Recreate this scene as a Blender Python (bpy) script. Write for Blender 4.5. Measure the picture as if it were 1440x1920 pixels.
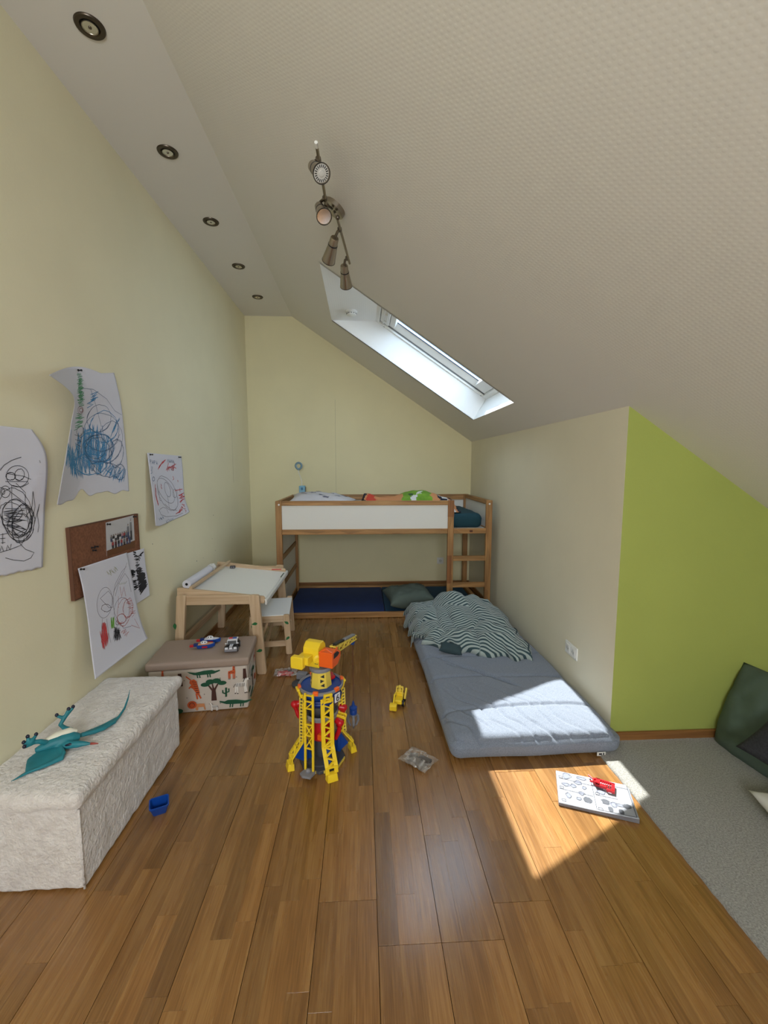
import bpy, math, random
from mathutils import Vector, Matrix, noise as mnoise
random.seed(7)
for _o in list(bpy.data.objects): bpy.data.objects.remove(_o)
S = bpy.context.scene
COL = S.collection
V = Vector
PI = math.pi

# ------------------------------------------------------------------ camera
F_PX, PITCH, YAW, CAM_H = 800.0, .1059, .0495, 1.485
XL, YB, ZC, XF, XR, YG, TS = -1.36, 5.228, 3.224, -.815, 1.334, 2.117, .6686
YR = -1.9            # wall behind the camera
XK = 2.55            # low side wall, outside the picture
O = V((0, 0, CAM_H))
FWD = V((math.sin(YAW)*math.cos(PITCH), math.cos(YAW)*math.cos(PITCH), -math.sin(PITCH)))
RGT = V((math.cos(YAW), -math.sin(YAW), 0))
UPV = RGT.cross(FWD)
cd = bpy.data.cameras.new('camera'); cam = bpy.data.objects.new('camera', cd); COL.objects.link(cam)
cd.sensor_fit = 'AUTO'; cd.sensor_width = 36; cd.lens = F_PX/1920*36; cd.clip_start = .02
m = Matrix((RGT, UPV, -FWD)).transposed().to_4x4(); m.translation = O
cam.matrix_world = m
S.camera = cam

# ------------------------------------------------------------------ light
S.view_settings.view_transform = 'Standard'; S.view_settings.look = 'None'
S.view_settings.gamma = 1; S.view_settings.use_curve_mapping = False
S.view_settings.exposure = 0.55
w = bpy.data.worlds.new('sky'); S.world = w; w.use_nodes = True
bg = w.node_tree.nodes['Background']; bg.inputs[0].default_value = (.66, .82, 1, 1); bg.inputs[1].default_value = 3.3
sd = bpy.data.lights.new('sun', 'SUN'); sd.energy = 10; sd.angle = .009; sd.color = (1, .95, .87)
sun = bpy.data.objects.new('sun', sd); COL.objects.link(sun)
SUN = V((.095, -.718, -1)).normalized()
sun.rotation_euler = SUN.to_track_quat('-Z', 'Y').to_euler(); sun.location = (0, 6, 8)
def area(name, loc, look, sx, sy, power, colr):
    d = bpy.data.lights.new(name, 'AREA'); d.shape = 'RECTANGLE'; d.size = sx; d.size_y = sy; d.energy = power; d.color = colr
    o = bpy.data.objects.new(name, d); COL.objects.link(o); o.location = loc
    o.rotation_euler = V(look).to_track_quat('-Z', 'Y').to_euler(); return o
# added fill lamp at an invented window behind the camera; portal at the roof window
area('rear_fill_light', (-.15, YR-.02, 1.87), (0, 1, 0), 1.2, .95, 44, (.93, .965, 1))
o = area('roof_window_portal', (.70, 3.68, 2.60), (-.556, 0, -.831), 1.0, 1.3, 1, (1, 1, 1)); o.data.cycles.is_portal = True

# ------------------------------------------------------------------ helpers
def ray(u, v): return (u-720)/F_PX*RGT - (v-960)/F_PX*UPV + FWD
def on_z(u, v, z=0): d = ray(u, v); return O + d*((z-O.z)/d.z)
def on_x(u, v, x): d = ray(u, v); return O + d*((x-O.x)/d.x)
def on_y(u, v, y): d = ray(u, v); return O + d*((y-O.y)/d.y)
def ns(p, s=1.0, seed=0): return mnoise.noise(V((p[0]*s+seed*7.3, p[1]*s-seed*3.1, p[2]*s+seed*1.7)))
def fbm(p, s=1.0, seed=0, o=3):
    a, t, f = 1, 0, s
    for i in range(o): t += a*ns(p, f, seed+i); a *= .5; f *= 2
    return t
def hexc(h):
    h = h.lstrip('#'); r = [int(h[i:i+2], 16)/255 for i in (0, 2, 4)]
    return tuple(c/12.92 if c <= .04045 else ((c+.055)/1.055)**2.4 for c in r)+(1,)

def mat(name, c, rough=.5, metal=0, spec=.5, var=0, vscale=8, bump=0, bscale=60, stretch=(1, 1, 1), sheen=0, coat=0, c2=None, detail=4, bdist=.004):
    M = bpy.data.materials.new(name); M.use_nodes = True
    n = M.node_tree.nodes; l = M.node_tree.links; b = n['Principled BSDF']
    c = hexc(c) if isinstance(c, str) else c
    b.inputs['Base Color'].default_value = c; b.inputs['Roughness'].default_value = rough; b.inputs['Metallic'].default_value = metal
    b.inputs['Specular IOR Level'].default_value = spec
    if sheen: b.inputs['Sheen Weight'].default_value = sheen; b.inputs['Sheen Roughness'].default_value = .6
    if coat: b.inputs['Coat Weight'].default_value = coat; b.inputs['Coat Roughness'].default_value = .12
    if var or bump or c2:
        tc = n.new('ShaderNodeTexCoord'); mp = n.new('ShaderNodeMapping'); mp.inputs['Scale'].default_value = stretch
        l.new(tc.outputs['Object'], mp.inputs[0])
    if var or c2:
        t = n.new('ShaderNodeTexNoise'); t.inputs['Scale'].default_value = vscale; t.inputs['Detail'].default_value = detail
        l.new(mp.outputs[0], t.inputs[0])
        r = n.new('ShaderNodeValToRGB'); r.color_ramp.elements[0].position = .3; r.color_ramp.elements[1].position = .7
        d = hexc(c2) if c2 else tuple(x*(1-var) for x in c[:3])+(1,)
        r.color_ramp.elements[0].color = d; r.color_ramp.elements[1].color = c
        l.new(t.outputs['Fac'], r.inputs[0]); l.new(r.outputs[0], b.inputs['Base Color'])
    if bump:
        t2 = n.new('ShaderNodeTexNoise'); t2.inputs['Scale'].default_value = bscale; t2.inputs['Detail'].default_value = 3
        l.new(mp.outputs[0], t2.inputs[0])
        bp = n.new('ShaderNodeBump'); bp.inputs['Strength'].default_value = bump; bp.inputs['Distance'].default_value = bdist
        l.new(t2.outputs['Fac'], bp.inputs['Height']); l.new(bp.outputs[0], b.inputs['Normal'])
    return M

def wood(name, c1, c2, axis, scale=1.0, rough=.5, stave=0):
    st = [28*scale]*3; st[axis] = 1.6*scale
    M_ = mat(name, c1, rough=rough, c2=c2, vscale=1.6, stretch=tuple(st), detail=5)
    if stave:                                         # finger-jointed staves: tint changes along the grain
        n = M_.node_tree.nodes; l = M_.node_tree.links; b = n['Principled BSDF']; src = b.inputs['Base Color'].links[0].from_socket
        tc = n.new('ShaderNodeTexCoord'); mp = n.new('ShaderNodeMapping'); sc = [24]*3; sc[axis] = 3.2; mp.inputs['Scale'].default_value = sc
        l.new(tc.outputs['Object'], mp.inputs[0]); vo = n.new('ShaderNodeTexVoronoi'); vo.inputs['Scale'].default_value = 1; l.new(mp.outputs[0], vo.inputs[0])
        mr = n.new('ShaderNodeMapRange'); mr.inputs['To Min'].default_value = 1-stave; mr.inputs['To Max'].default_value = 1.1; l.new(vo.outputs['Color'], mr.inputs['Value'])
        hs = n.new('ShaderNodeHueSaturation'); l.new(src, hs.inputs['Color']); l.new(mr.outputs[0], hs.inputs['Value']); l.new(hs.outputs[0], b.inputs['Base Color'])
    return M_

def socket(nodes, kind): return nodes.new(kind)

def plank_mat():
    M = bpy.data.materials.new('oak_parquet'); M.use_nodes = True
    n = M.node_tree.nodes; l = M.node_tree.links; b = n['Principled BSDF']
    tc = n.new('ShaderNodeTexCoord'); at = n.new('ShaderNodeAttribute'); at.attribute_name = 'tint'
    off = n.new('ShaderNodeVectorMath'); off.operation = 'MULTIPLY_ADD'
    l.new(at.outputs['Vector'], off.inputs[0]); off.inputs[1].default_value = (3.1, 17.7, 9.3); l.new(tc.outputs['Object'], off.inputs[2])
    def nz(sc, st, det, dist=0):
        mp = n.new('ShaderNodeMapping'); mp.inputs['Scale'].default_value = st; l.new(off.outputs[0], mp.inputs[0])
        t = n.new('ShaderNodeTexNoise'); t.inputs['Scale'].default_value = sc; t.inputs['Detail'].default_value = det; t.inputs['Distortion'].default_value = dist
        l.new(mp.outputs[0], t.inputs[0]); return t
    fine = nz(1, (230, 7, 1), 4); broad = nz(1, (26, 1.5, 1), 3, .6)
    mixf = n.new('ShaderNodeMath'); mixf.operation = 'MULTIPLY_ADD'
    l.new(fine.outputs['Fac'], mixf.inputs[0]); mixf.inputs[1].default_value = .55
    hb = n.new('ShaderNodeMath'); hb.operation = 'MULTIPLY'; l.new(broad.outputs['Fac'], hb.inputs[0]); hb.inputs[1].default_value = .5
    l.new(hb.outputs[0], mixf.inputs[2])
    r = n.new('ShaderNodeValToRGB')
    e = r.color_ramp.elements; e[0].position = .30; e[0].color = hexc('#6d4a27'); e[1].position = .70; e[1].color = hexc('#9c7546')
    x = r.color_ramp.elements.new(.5); x.color = hexc('#875f34')
    l.new(mixf.outputs[0], r.inputs[0])
    hs = n.new('ShaderNodeHueSaturation'); l.new(r.outputs[0], hs.inputs['Color'])
    vm = n.new('ShaderNodeMapRange'); vm.inputs['To Min'].default_value = .74; vm.inputs['To Max'].default_value = 1.3
    l.new(at.outputs['Fac'], vm.inputs['Value']); l.new(vm.outputs[0], hs.inputs['Value'])
    hs.inputs['Saturation'].default_value = 1.02
    l.new(hs.outputs[0], b.inputs['Base Color'])
    rr = n.new('ShaderNodeMapRange'); rr.inputs['To Min'].default_value = .20; rr.inputs['To Max'].default_value = .34; b.inputs['Coat Weight'].default_value = .55; b.inputs['Coat Roughness'].default_value = .16
    l.new(broad.outputs['Fac'], rr.inputs['Value']); l.new(rr.outputs[0], b.inputs['Roughness'])
    bp = n.new('ShaderNodeBump'); bp.inputs['Strength'].default_value = .18; bp.inputs['Distance'].default_value = .002
    l.new(fine.outputs['Fac'], bp.inputs['Height']); l.new(bp.outputs[0], b.inputs['Normal'])
    return M

def glass_mat(name, tint=(1, 1, 1, 1), gloss=.06, rough=.02, haze=0):
    M = bpy.data.materials.new(name); M.use_nodes = True
    n = M.node_tree.nodes; l = M.node_tree.links; n.remove(n['Principled BSDF'])
    out = n['Material Output']; tr = n.new('ShaderNodeBsdfTransparent'); tr.inputs[0].default_value = tint
    gl = n.new('ShaderNodeBsdfGlossy'); gl.inputs['Roughness'].default_value = rough
    mx = n.new('ShaderNodeMixShader'); lw = n.new('ShaderNodeLayerWeight'); lw.inputs[0].default_value = .5
    pw = n.new('ShaderNodeMath'); pw.operation = 'POWER'; pw.inputs[1].default_value = 5; l.new(lw.outputs['Facing'], pw.inputs[0])
    ad = n.new('ShaderNodeMath'); ad.operation = 'MULTIPLY_ADD'; ad.inputs[1].default_value = .7; ad.inputs[2].default_value = gloss; ad.use_clamp = True
    l.new(pw.outputs[0], ad.inputs[0]); l.new(ad.outputs[0], mx.inputs[0]); l.new(tr.outputs[0], mx.inputs[1]); l.new(gl.outputs[0], mx.inputs[2])
    last = mx
    if haze:
        df_ = n.new('ShaderNodeBsdfDiffuse'); df_.inputs[0].default_value = (.85, .82, .80, 1); m2 = n.new('ShaderNodeMixShader')
        tc = n.new('ShaderNodeTexCoord'); t = n.new('ShaderNodeTexNoise'); t.inputs['Scale'].default_value = 38; t.inputs['Detail'].default_value = 3; l.new(tc.outputs['Object'], t.inputs[0])
        r = n.new('ShaderNodeMapRange'); r.inputs['From Min'].default_value = .46; r.inputs['From Max'].default_value = .62; r.inputs['To Min'].default_value = haze*.35; r.inputs['To Max'].default_value = haze*2; l.new(t.outputs['Fac'], r.inputs['Value'])
        l.new(r.outputs[0], m2.inputs[0]); l.new(mx.outputs[0], m2.inputs[1]); l.new(df_.outputs[0], m2.inputs[2]); last = m2
    l.new(last.outputs[0], out.inputs[0])
    return M

def dots_mat(name, c, pitch=.021, strength=.35, dist=.004, rough=.75, axis='xy'):
    """white relief wallpaper: rows of small raised dots, in the surface's own uv (metres)"""
    M = bpy.data.materials.new(name); M.use_nodes = True
    n = M.node_tree.nodes; l = M.node_tree.links; b = n['Principled BSDF']
    b.inputs['Base Color'].default_value = hexc(c); b.inputs['Roughness'].default_value = rough; b.inputs['Specular IOR Level'].default_value = .3
    uv = n.new('ShaderNodeUVMap'); sc = n.new('ShaderNodeVectorMath'); sc.operation = 'SCALE'; sc.inputs['Scale'].default_value = 1/pitch
    l.new(uv.outputs[0], sc.inputs[0])
    v = n.new('ShaderNodeTexVoronoi'); v.inputs['Scale'].default_value = 1; v.inputs['Randomness'].default_value = .12
    l.new(sc.outputs[0], v.inputs[0])
    mr = n.new('ShaderNodeMapRange'); mr.inputs['From Min'].default_value = .12; mr.inputs['From Max'].default_value = .42; mr.inputs['To Min'].default_value = 1; mr.inputs['To Max'].default_value = 0
    mr.interpolation_type = 'SMOOTHSTEP'; l.new(v.outputs['Distance'], mr.inputs['Value'])
    bp = n.new('ShaderNodeBump'); bp.inputs['Strength'].default_value = strength; bp.inputs['Distance'].default_value = dist
    l.new(mr.outputs[0], bp.inputs['Height']); l.new(bp.outputs[0], b.inputs['Normal'])
    return M

def stripe_mat(name, ca, cb, attr='stripe', duty=.52, rough=.9):
    M = bpy.data.materials.new(name); M.use_nodes = True
    n = M.node_tree.nodes; l = M.node_tree.links; b = n['Principled BSDF']; b.inputs['Roughness'].default_value = rough
    b.inputs['Sheen Weight'].default_value = .25; b.inputs['Specular IOR Level'].default_value = .15
    a = n.new('ShaderNodeAttribute'); a.attribute_name = attr
    fr = n.new('ShaderNodeMath'); fr.operation = 'FRACT'; l.new(a.outputs['Fac'], fr.inputs[0])
    r = n.new('ShaderNodeValToRGB'); r.color_ramp.interpolation = 'CONSTANT'
    r.color_ramp.elements[0].color = hexc(ca); r.color_ramp.elements[1].position = duty; r.color_ramp.elements[1].color = hexc(cb)
    l.new(fr.outputs[0], r.inputs[0]); l.new(r.outputs[0], b.inputs['Base Color'])
    return M

class MB:
    def __init__(s): s.v = []; s.f = []; s.mi = []; s.cur = 0
    def add(s, vs, fs):
        k = len(s.v); s.v += [V(p) for p in vs]
        for f in fs: s.f.append([i+k for i in f]); s.mi.append(s.cur)
        return s
    def box(s, c, d, M=None):
        x, y, z = (q/2 for q in d); c = V(c)
        p = [V((a*x, b*y, e*z)) for e in (-1, 1) for b in (-1, 1) for a in (-1, 1)]
        if M is not None: p = [M @ q for q in p]
        return s.add([q+c for q in p], [(0, 2, 3, 1), (4, 5, 7, 6), (0, 1, 5, 4), (2, 6, 7, 3), (0, 4, 6, 2), (1, 3, 7, 5)])
    def box2(s, a, b): a = V(a); b = V(b); return s.box((a+b)/2, b-a)
    def bar(s, p0, p1, w, h, up=(0, 0, 1)):
        p0 = V(p0); p1 = V(p1); d = (p1-p0); L = d.length; d.normalize(); up = V(up)
        if abs(d.dot(up.normalized())) > .98: up = V((1, 0, 0)) if abs(d.x) < .9 else V((0, 1, 0))
        sx = d.cross(up).normalized(); uz = sx.cross(d)
        M = Matrix((sx, d, uz)).transposed()
        return s.box((p0+p1)/2, (w, L, h), M)
    def tube(s, pts, r, n=8, cap=True, flat=1.0, up=None):
        pts = [V(p) for p in pts]; R = r if isinstance(r, (list, tuple)) else [r]*len(pts)
        vs = []; N = None
        for i, p in enumerate(pts):
            t = (pts[min(i+1, len(pts)-1)]-pts[max(i-1, 0)]).normalized()
            if N is None:
                a = V(up) if up else (V((0, 0, 1)) if abs(t.z) < .9 else V((1, 0, 0)))
                N = (a-t*a.dot(t)).normalized()
            else: N = (N-t*N.dot(t)).normalized()
            B = t.cross(N)
            for k in range(n):
                a = 2*PI*k/n; vs.append(p+(N*math.cos(a)*flat+B*math.sin(a))*R[i])
        fs = [(i*n+k, i*n+(k+1) % n, (i+1)*n+(k+1) % n, (i+1)*n+k) for i in range(len(pts)-1) for k in range(n)]
        if cap: fs += [tuple(range(n-1, -1, -1)), tuple(range((len(pts)-1)*n, len(pts)*n))]
        return s.add(vs, fs)
    def lathe(s, prof, n=24, M=None, cap=True):
        vs = [V((r*math.cos(2*PI*k/n), r*math.sin(2*PI*k/n), z)) for r, z in prof for k in range(n)]
        if M is not None: vs = [M @ q for q in vs]
        fs = [(i*n+k, i*n+(k+1) % n, (i+1)*n+(k+1) % n, (i+1)*n+k) for i in range(len(prof)-1) for k in range(n)]
        if cap: fs += [tuple(range(n-1, -1, -1)), tuple(range((len(prof)-1)*n, len(prof)*n))]
        return s.add(vs, fs)
    def prism(s, poly, o, ux, uy, t0, t1):
        o = V(o); ux = V(ux); uy = V(uy); nz = ux.cross(uy).normalized(); n = len(poly)
        a = [o+ux*p[0]+uy*p[1]+nz*t0 for p in poly]; b = [o+ux*p[0]+uy*p[1]+nz*t1 for p in poly]
        return s.add(a+b, [tuple(range(n-1, -1, -1)), tuple(range(n, 2*n))]+[(i, (i+1) % n, n+(i+1) % n, n+i) for i in range(n)])
    def ell(s, c, r, nu=16, nv=10, M=None):
        c = V(c); vs = []
        for j in range(1, nv):
            th = PI*j/nv
            for i in range(nu):
                a = 2*PI*i/nu; vs.append(V((r[0]*math.sin(th)*math.cos(a), r[1]*math.sin(th)*math.sin(a), r[2]*math.cos(th))))
        vs += [V((0, 0, r[2])), V((0, 0, -r[2]))]
        if M is not None: vs = [M @ q for q in vs]
        T = (nv-1)*nu
        fs = [(j*nu+i, (j+1)*nu+i, (j+1)*nu+(i+1) % nu, j*nu+(i+1) % nu) for j in range(nv-2) for i in range(nu)]
        fs += [(T, i, (i+1) % nu) for i in range(nu)]+[(T+1, (nv-2)*nu+(i+1) % nu, (nv-2)*nu+i) for i in range(nu)]
        return s.add([q+c for q in vs], fs)
    def grid(s, nu, nv, fn):
        vs = [fn(i/nu, j/nv) for j in range(nv+1) for i in range(nu+1)]
        return s.add(vs, [(j*(nu+1)+i, j*(nu+1)+i+1, (j+1)*(nu+1)+i+1, (j+1)*(nu+1)+i) for j in range(nv) for i in range(nu)])
    def rbox(s, half, r, step, disp=None, off=(0, 0, 0)):
        """rounded, finely divided box with an optional displacement(p, n) -> Vector"""
        off = V(off); h = V(half)
        def co(a):
            k = max(1, int(round(2*(a-r)/step)))
            e = [-a, -a+r*.12, -a+r*.35, -a+r*.65]
            return e+[-(a-r)+2*(a-r)*i/k for i in range(k+1)]+[-q for q in reversed(e)]
        C = [co(h[i]) for i in range(3)]; key = {}; fs = []; vs = []
        def vid(p):
            k = tuple(round(q, 5) for q in p)
            if k not in key:
                q = V([max(-(h[i]-r), min(h[i]-r, p[i])) for i in range(3)]); d = p-q
                nn = d.normalized() if d.length > 1e-9 else V((0, 0, 1))
                q = q+nn*r
                if disp: q = q+disp(q, nn)
                key[k] = len(vs); vs.append(q+off)
            return key[k]
        for ax in range(3):
            a, b = (ax+1) % 3, (ax+2) % 3
            for sg in (-1, 1):
                for i in range(len(C[a])-1):
                    for j in range(len(C[b])-1):
                        q = []
                        for (ii, jj) in ((i, j), (i+1, j), (i+1, j+1), (i, j+1)):
                            p = V((0, 0, 0)); p[ax] = sg*h[ax]; p[a] = C[a][ii]; p[b] = C[b][jj]; q.append(vid(p))
                        if sg < 0: q.reverse()
                        if len(set(q)) == 4: fs.append(q)
        return s.add(vs, fs)
    def build(s, name, mats, parent=None, smooth=False, bevel=0, seg=2, remesh=0, sub=0, xf=None, angle=None):
        me = bpy.data.meshes.new(name)
        vs = [xf @ q for q in s.v] if xf is not None else s.v
        me.from_pydata([tuple(q) for q in vs], [], s.f)
        mats = mats if isinstance(mats, (list, tuple)) else [mats]
        for q in mats: me.materials.append(q)
        if len(mats) > 1: me.polygons.foreach_set('material_index', s.mi)
        if smooth: me.polygons.foreach_set('use_smooth', [True]*len(me.polygons))
        me.update()
        o = bpy.data.objects.new(name, me); COL.objects.link(o)
        if parent is not None: o.parent = parent
        if remesh:
            q = o.modifiers.new('remesh', 'REMESH'); q.mode = 'VOXEL'; q.voxel_size = remesh; q.use_smooth_shade = True
            q = o.modifiers.new('smooth', 'SMOOTH'); q.factor = .5; q.iterations = 3
        if bevel:
            q = o.modifiers.new('bevel', 'BEVEL'); q.width = bevel; q.segments = seg; q.limit_method = 'ANGLE'; q.angle_limit = .6
        if sub:
            q = o.modifiers.new('sub', 'SUBSURF'); q.levels = sub; q.render_levels = sub
        if smooth == 'auto':
            q = o.modifiers.new('edges', 'EDGE_SPLIT'); q.split_angle = .6
        return o

def tag(o, label=None, cat=None, group=None, kind=None):
    if label: o['label'] = label
    if cat: o['category'] = cat
    if group: o['group'] = group
    if kind: o['kind'] = kind
    return o
def thing(name, label, cat, loc=(0, 0, 0), rz=0, group=None):
    o = bpy.data.objects.new(name, None); COL.objects.link(o); o.location = loc; o.rotation_euler = (0, 0, rz); o.empty_display_size = .05
    return tag(o, label, cat, group)
def copy_tree(o, parent=None):
    c = o.copy(); COL.objects.link(c)
    if parent is not None: c.parent = parent
    for ch in list(o.children): copy_tree(ch, c)
    return c
def Tm(p, M3=None):
    m = (M3.to_4x4() if M3 is not None else Matrix.Identity(4)); m.translation = V(p); return m
def frame_from(d, up=(0, 0, 1)):
    d = V(d).normalized(); up = V(up)
    if abs(d.dot(up)) > .97: up = V((1, 0, 0))
    x = up.cross(d).normalized(); y = d.cross(x); return Matrix((x, y, d)).transposed()      # z axis -> d
def rotz(a): return Matrix.Rotation(a, 3, 'Z')
def uvmap(o, fn):
    me = o.data; l = me.uv_layers.new(name='UVMap')
    for p in me.polygons:
        for li in p.loop_indices: l.data[li].uv = fn(me.vertices[me.loops[li].vertex_index].co)

# ------------------------------------------------------------------ materials
M = {}
M['back'] = mat('yellow_cream_wall_paint', '#ebe2bb', rough=.85, spec=.25, var=.05, vscale=2.5, bump=.12, bscale=90)
M['cream'] = mat('cream_wall_paint', '#eee6c6', rough=.85, spec=.25, var=.05, vscale=2.5, bump=.12, bscale=90)
M['cream2'] = mat('pale_cream_wall_paint', '#e6dfc8', rough=.85, spec=.25, var=.05, vscale=2.5, bump=.12, bscale=90)
M['green'] = mat('lime_green_wall_paint', '#a9b35e', rough=.85, spec=.25, var=.05, vscale=3, bump=.12, bscale=90)
M['white_plain'] = mat('white_ceiling_paint', '#e6e2dc', rough=.85, spec=.25, bump=.05, bscale=120)
M['ceil'] = dots_mat('white_relief_wallpaper', '#e6e2dc', .017, .10, .002)
M['reveal'] = dots_mat('white_reveal_wallpaper', '#f4f4f3', .018, .14, .002)
M['plank'] = plank_mat()
M['subfloor'] = mat('dark_subfloor', '#3b2412', rough=.9)
M['skirt'] = wood('oak_skirting', '#9a6c3c', '#7b4f28', 0)
M['carpet'] = mat('grey_carpet_pile', '#acaaa6', rough=1, spec=.05, c2='#7a7873', vscale=160, bump=1, bscale=260, sheen=.3)
M['pine_x'] = wood('bed_pine_along_x', '#c2935c', '#9a6a38', 0, stave=.42)
M['pine_y'] = wood('bed_pine_along_y', '#b98a54', '#946434', 1, stave=.42)
M['pine_z'] = wood('bed_pine_along_z', '#bf9059', '#98683a', 2, stave=.42)
M['pine_d'] = wood('bed_pine_dark_stave', '#9d683a', '#7c4c26', 2)
M['birch_x'] = wood('pale_pine_along_x', '#d9bf9f', '#bf9f7c', 0)
M['birch_y'] = wood('pale_pine_along_y', '#d9bf9f', '#bf9f7c', 1)
M['birch_z'] = wood('pale_pine_along_z', '#d9bf9f', '#bf9f7c', 2)
M['panel'] = mat('white_lacquer_panel', '#e6e4df', rough=.45, bump=.02)
M['navy'] = mat('navy_cotton', '#0f3270', rough=.8, var=.15, bump=.1)
M['petrol'] = mat('petrol_cotton', '#11486e', rough=.8, var=.15, bump=.1)
M['teal_sheet'] = mat('dark_teal_jersey', '#123f4c', rough=.85, var=.1, bump=.15, bscale=200)
M['greycush'] = mat('grey_green_cotton', '#5b6861', rough=.9, var=.1, bump=.2, bscale=150)
M['stripe'] = stripe_mat('striped_cotton', '#a9b5b4', '#3a5057')
M['lining'] = mat('dark_blanket_lining', '#33474e', rough=.9)
M['greymat'] = mat('grey_melange_fabric', '#8a93a3', rough=.95, spec=.1, c2='#6c7484', vscale=240, bump=.3, bscale=300, sheen=.2)
M['plastic_white'] = mat('white_plastic', '#e9e8e4', rough=.35)
M['top_white'] = mat('white_table_laminate', '#f3f2ef', rough=.4)
M['dark'] = mat('black_plastic', '#15151a', rough=.45)
M['hole'] = mat('dark_hole', '#0c0c0c', rough=.9)
M['steel'] = mat('brushed_steel', '#aca294', rough=.36, metal=1)
M['darksteel'] = mat('dark_steel', '#756c62', rough=.35, metal=1)
M['ring'] = mat('lamp_ring_steel', '#5a5148', rough=.35, metal=1)
M['bulb'] = mat('lamp_reflector', '#d8d5cf', rough=.12, metal=1)
M['lens'] = glass_mat('lamp_glass', gloss=.12)
M['pane'] = glass_mat('window_glass', (.93, .96, .97, 1), .03)
M['winframe'] = mat('white_window_lacquer', '#f2f1ee', rough=.4)
M['gasket'] = mat('grey_gasket', '#6d6f70', rough=.6)
M['zinc'] = mat('grey_flashing', '#7f95ad', rough=.5)
M['flash'] = mat('dark_window_seal', '#1c2c46', rough=.5)
M['paper'] = mat('white_drawing_paper', '#dcdbe6', rough=.85, spec=.2, bump=.05, bscale=30)
M['page'] = mat('booklet_paper', '#a4a7b2', rough=.7)
M['ink'] = mat('black_ink', '#23232b', rough=.7)
M['pencil'] = mat('grey_pencil', '#8a8490', rough=.8)
M['crayon_blue'] = mat('blue_crayon', '#4b8fc0', rough=.8)
M['crayon_navy'] = mat('dark_blue_crayon', '#3b5f86', rough=.8)
M['crayon_green'] = mat('green_crayon', '#5a9a72', rough=.8)
M['crayon_lime'] = mat('lime_crayon', '#6fae45', rough=.8)
M['crayon_red'] = mat('red_crayon', '#c9474b', rough=.8)
M['crayon_olive'] = mat('pale_olive_crayon', '#a9aa88', rough=.8)
M['cork'] = mat('cork', '#8a5a3e', rough=.9, c2='#6f452e', vscale=90, bump=.3, bscale=200)
M['box_print'] = mat('beige_printed_fabric', '#cbbfb4', rough=.85, bump=.1, bscale=150)
M['box_lid'] = mat('taupe_leatherette', '#a08c7f', rough=.55, bump=.15, bscale=160)
M['fur'] = mat('cream_plush', '#e2dcd8', rough=1, spec=.05, c2='#cfc7c2', vscale=26, bump=1, bscale=70, bdist=.010, sheen=.5)
M['teal_toy'] = mat('teal_rubber', '#1f7f8c', rough=.5, var=.25, vscale=20)
M['white_toy'] = mat('cream_rubber', '#e3e0cf', rough=.5)
M['claw'] = mat('dark_claw', '#171a33', rough=.4)
M['redtip'] = mat('red_tip', '#a1463f', rough=.5)
M['y'] = mat('yellow_toy_plastic', '#f6d22c', rough=.35)
M['y2'] = mat('pale_yellow_toy_plastic', '#ecd052', rough=.35)
M['o'] = mat('orange_toy_plastic', '#f2641c', rough=.35)
M['r'] = mat('red_toy_plastic', '#c01220', rough=.3)
M['b'] = mat('blue_toy_plastic', '#10449a', rough=.35)
M['bd'] = mat('navy_toy_plastic', '#0c2a6e', rough=.35)
M['g'] = mat('grey_toy_plastic', '#85858d', rough=.4)
M['gd'] = mat('dark_grey_toy_plastic', '#4b4b50', rough=.5)
M['w'] = mat('white_toy_plastic', '#e4e4ea', rough=.35)
M['skin'] = mat('tan_toy_plastic', '#d59a6c', rough=.5)
M['leaf'] = mat('green_leaf_sticker', '#1f6a38', rough=.5)
M['bag'] = glass_mat('crinkled_clear_film', (.97, .96, .95, 1), .05, .1, .16)
M['cush_green'] = mat('dark_green_cotton', '#53645a', rough=.9, var=.12, vscale=6, bump=.2, bscale=180)
M['knit'] = mat('charcoal_knit', '#36373d', rough=1, c2='#26272c', vscale=120, bump=1, bscale=180)
M['cush_white'] = mat('white_cotton', '#d6d5d3', rough=.9, bump=.1)
M['pillow_print'] = mat('white_pillow_cotton', '#cfccd2', rough=.9, var=.08, bump=.1)

# ------------------------------------------------------------------ structure
def slope_z(x): return 2.679-TS*x
SL = math.sqrt(1+TS*TS)
# skylight opening in the slope
SX0, SX1, SY0, SY1 = -.288, 1.096, 3.11, 4.255
T = .06
def quad(name, pts, mt, parent=None, uvf=None, thick=T, nrm=None, structure=True):
    """flat panel with real thickness behind its visible face (pts face the room)"""
    p = [V(q) for q in pts]; n = (p[1]-p[0]).cross(p[-1]-p[0]).normalized()
    if nrm is not None and n.dot(V(nrm)) < 0: p.reverse(); n = -n
    q = [a-n*thick for a in p]; k = len(p); b = MB()
    b.add(p+q, [tuple(range(k)), tuple(range(2*k-1, k-1, -1))]+[(i, k+i, k+(i+1) % k, (i+1) % k) for i in range(k)])
    o = b.build(name, mt, parent)
    if uvf: uvmap(o, uvf)
    if structure and parent is None: o['kind'] = 'structure'
    return o
floor = quad('floor', [(XL-.1, YR, -.022), (XK, YR, -.022), (XK, YB+.1, -.022), (XL-.1, YB+.1, -.022)], M['subfloor'], nrm=(0, 0, 1))
tag(floor, 'three-strip oak parquet floor with staggered strips running away from view', None)
wl = quad('wall_left', [(XL, YR, 0), (XL, YB+.1, 0), (XL, YB+.1, ZC+.1), (XL, YR, ZC+.1)], M['cream'], nrm=(1, 0, 0))
tag(wl, 'tall cream wall on the left with children\'s drawings pinned to it')
zt = slope_z(XR)
wb = quad('wall_back', [(XL-.1, YB, 0), (XR+.1, YB, 0), (XR+.1, YB, slope_z(XR+.1)+.1), (XF, YB, ZC+.1), (XL-.1, YB, ZC+.1)], M['back'], nrm=(0, -1, 0))
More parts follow.
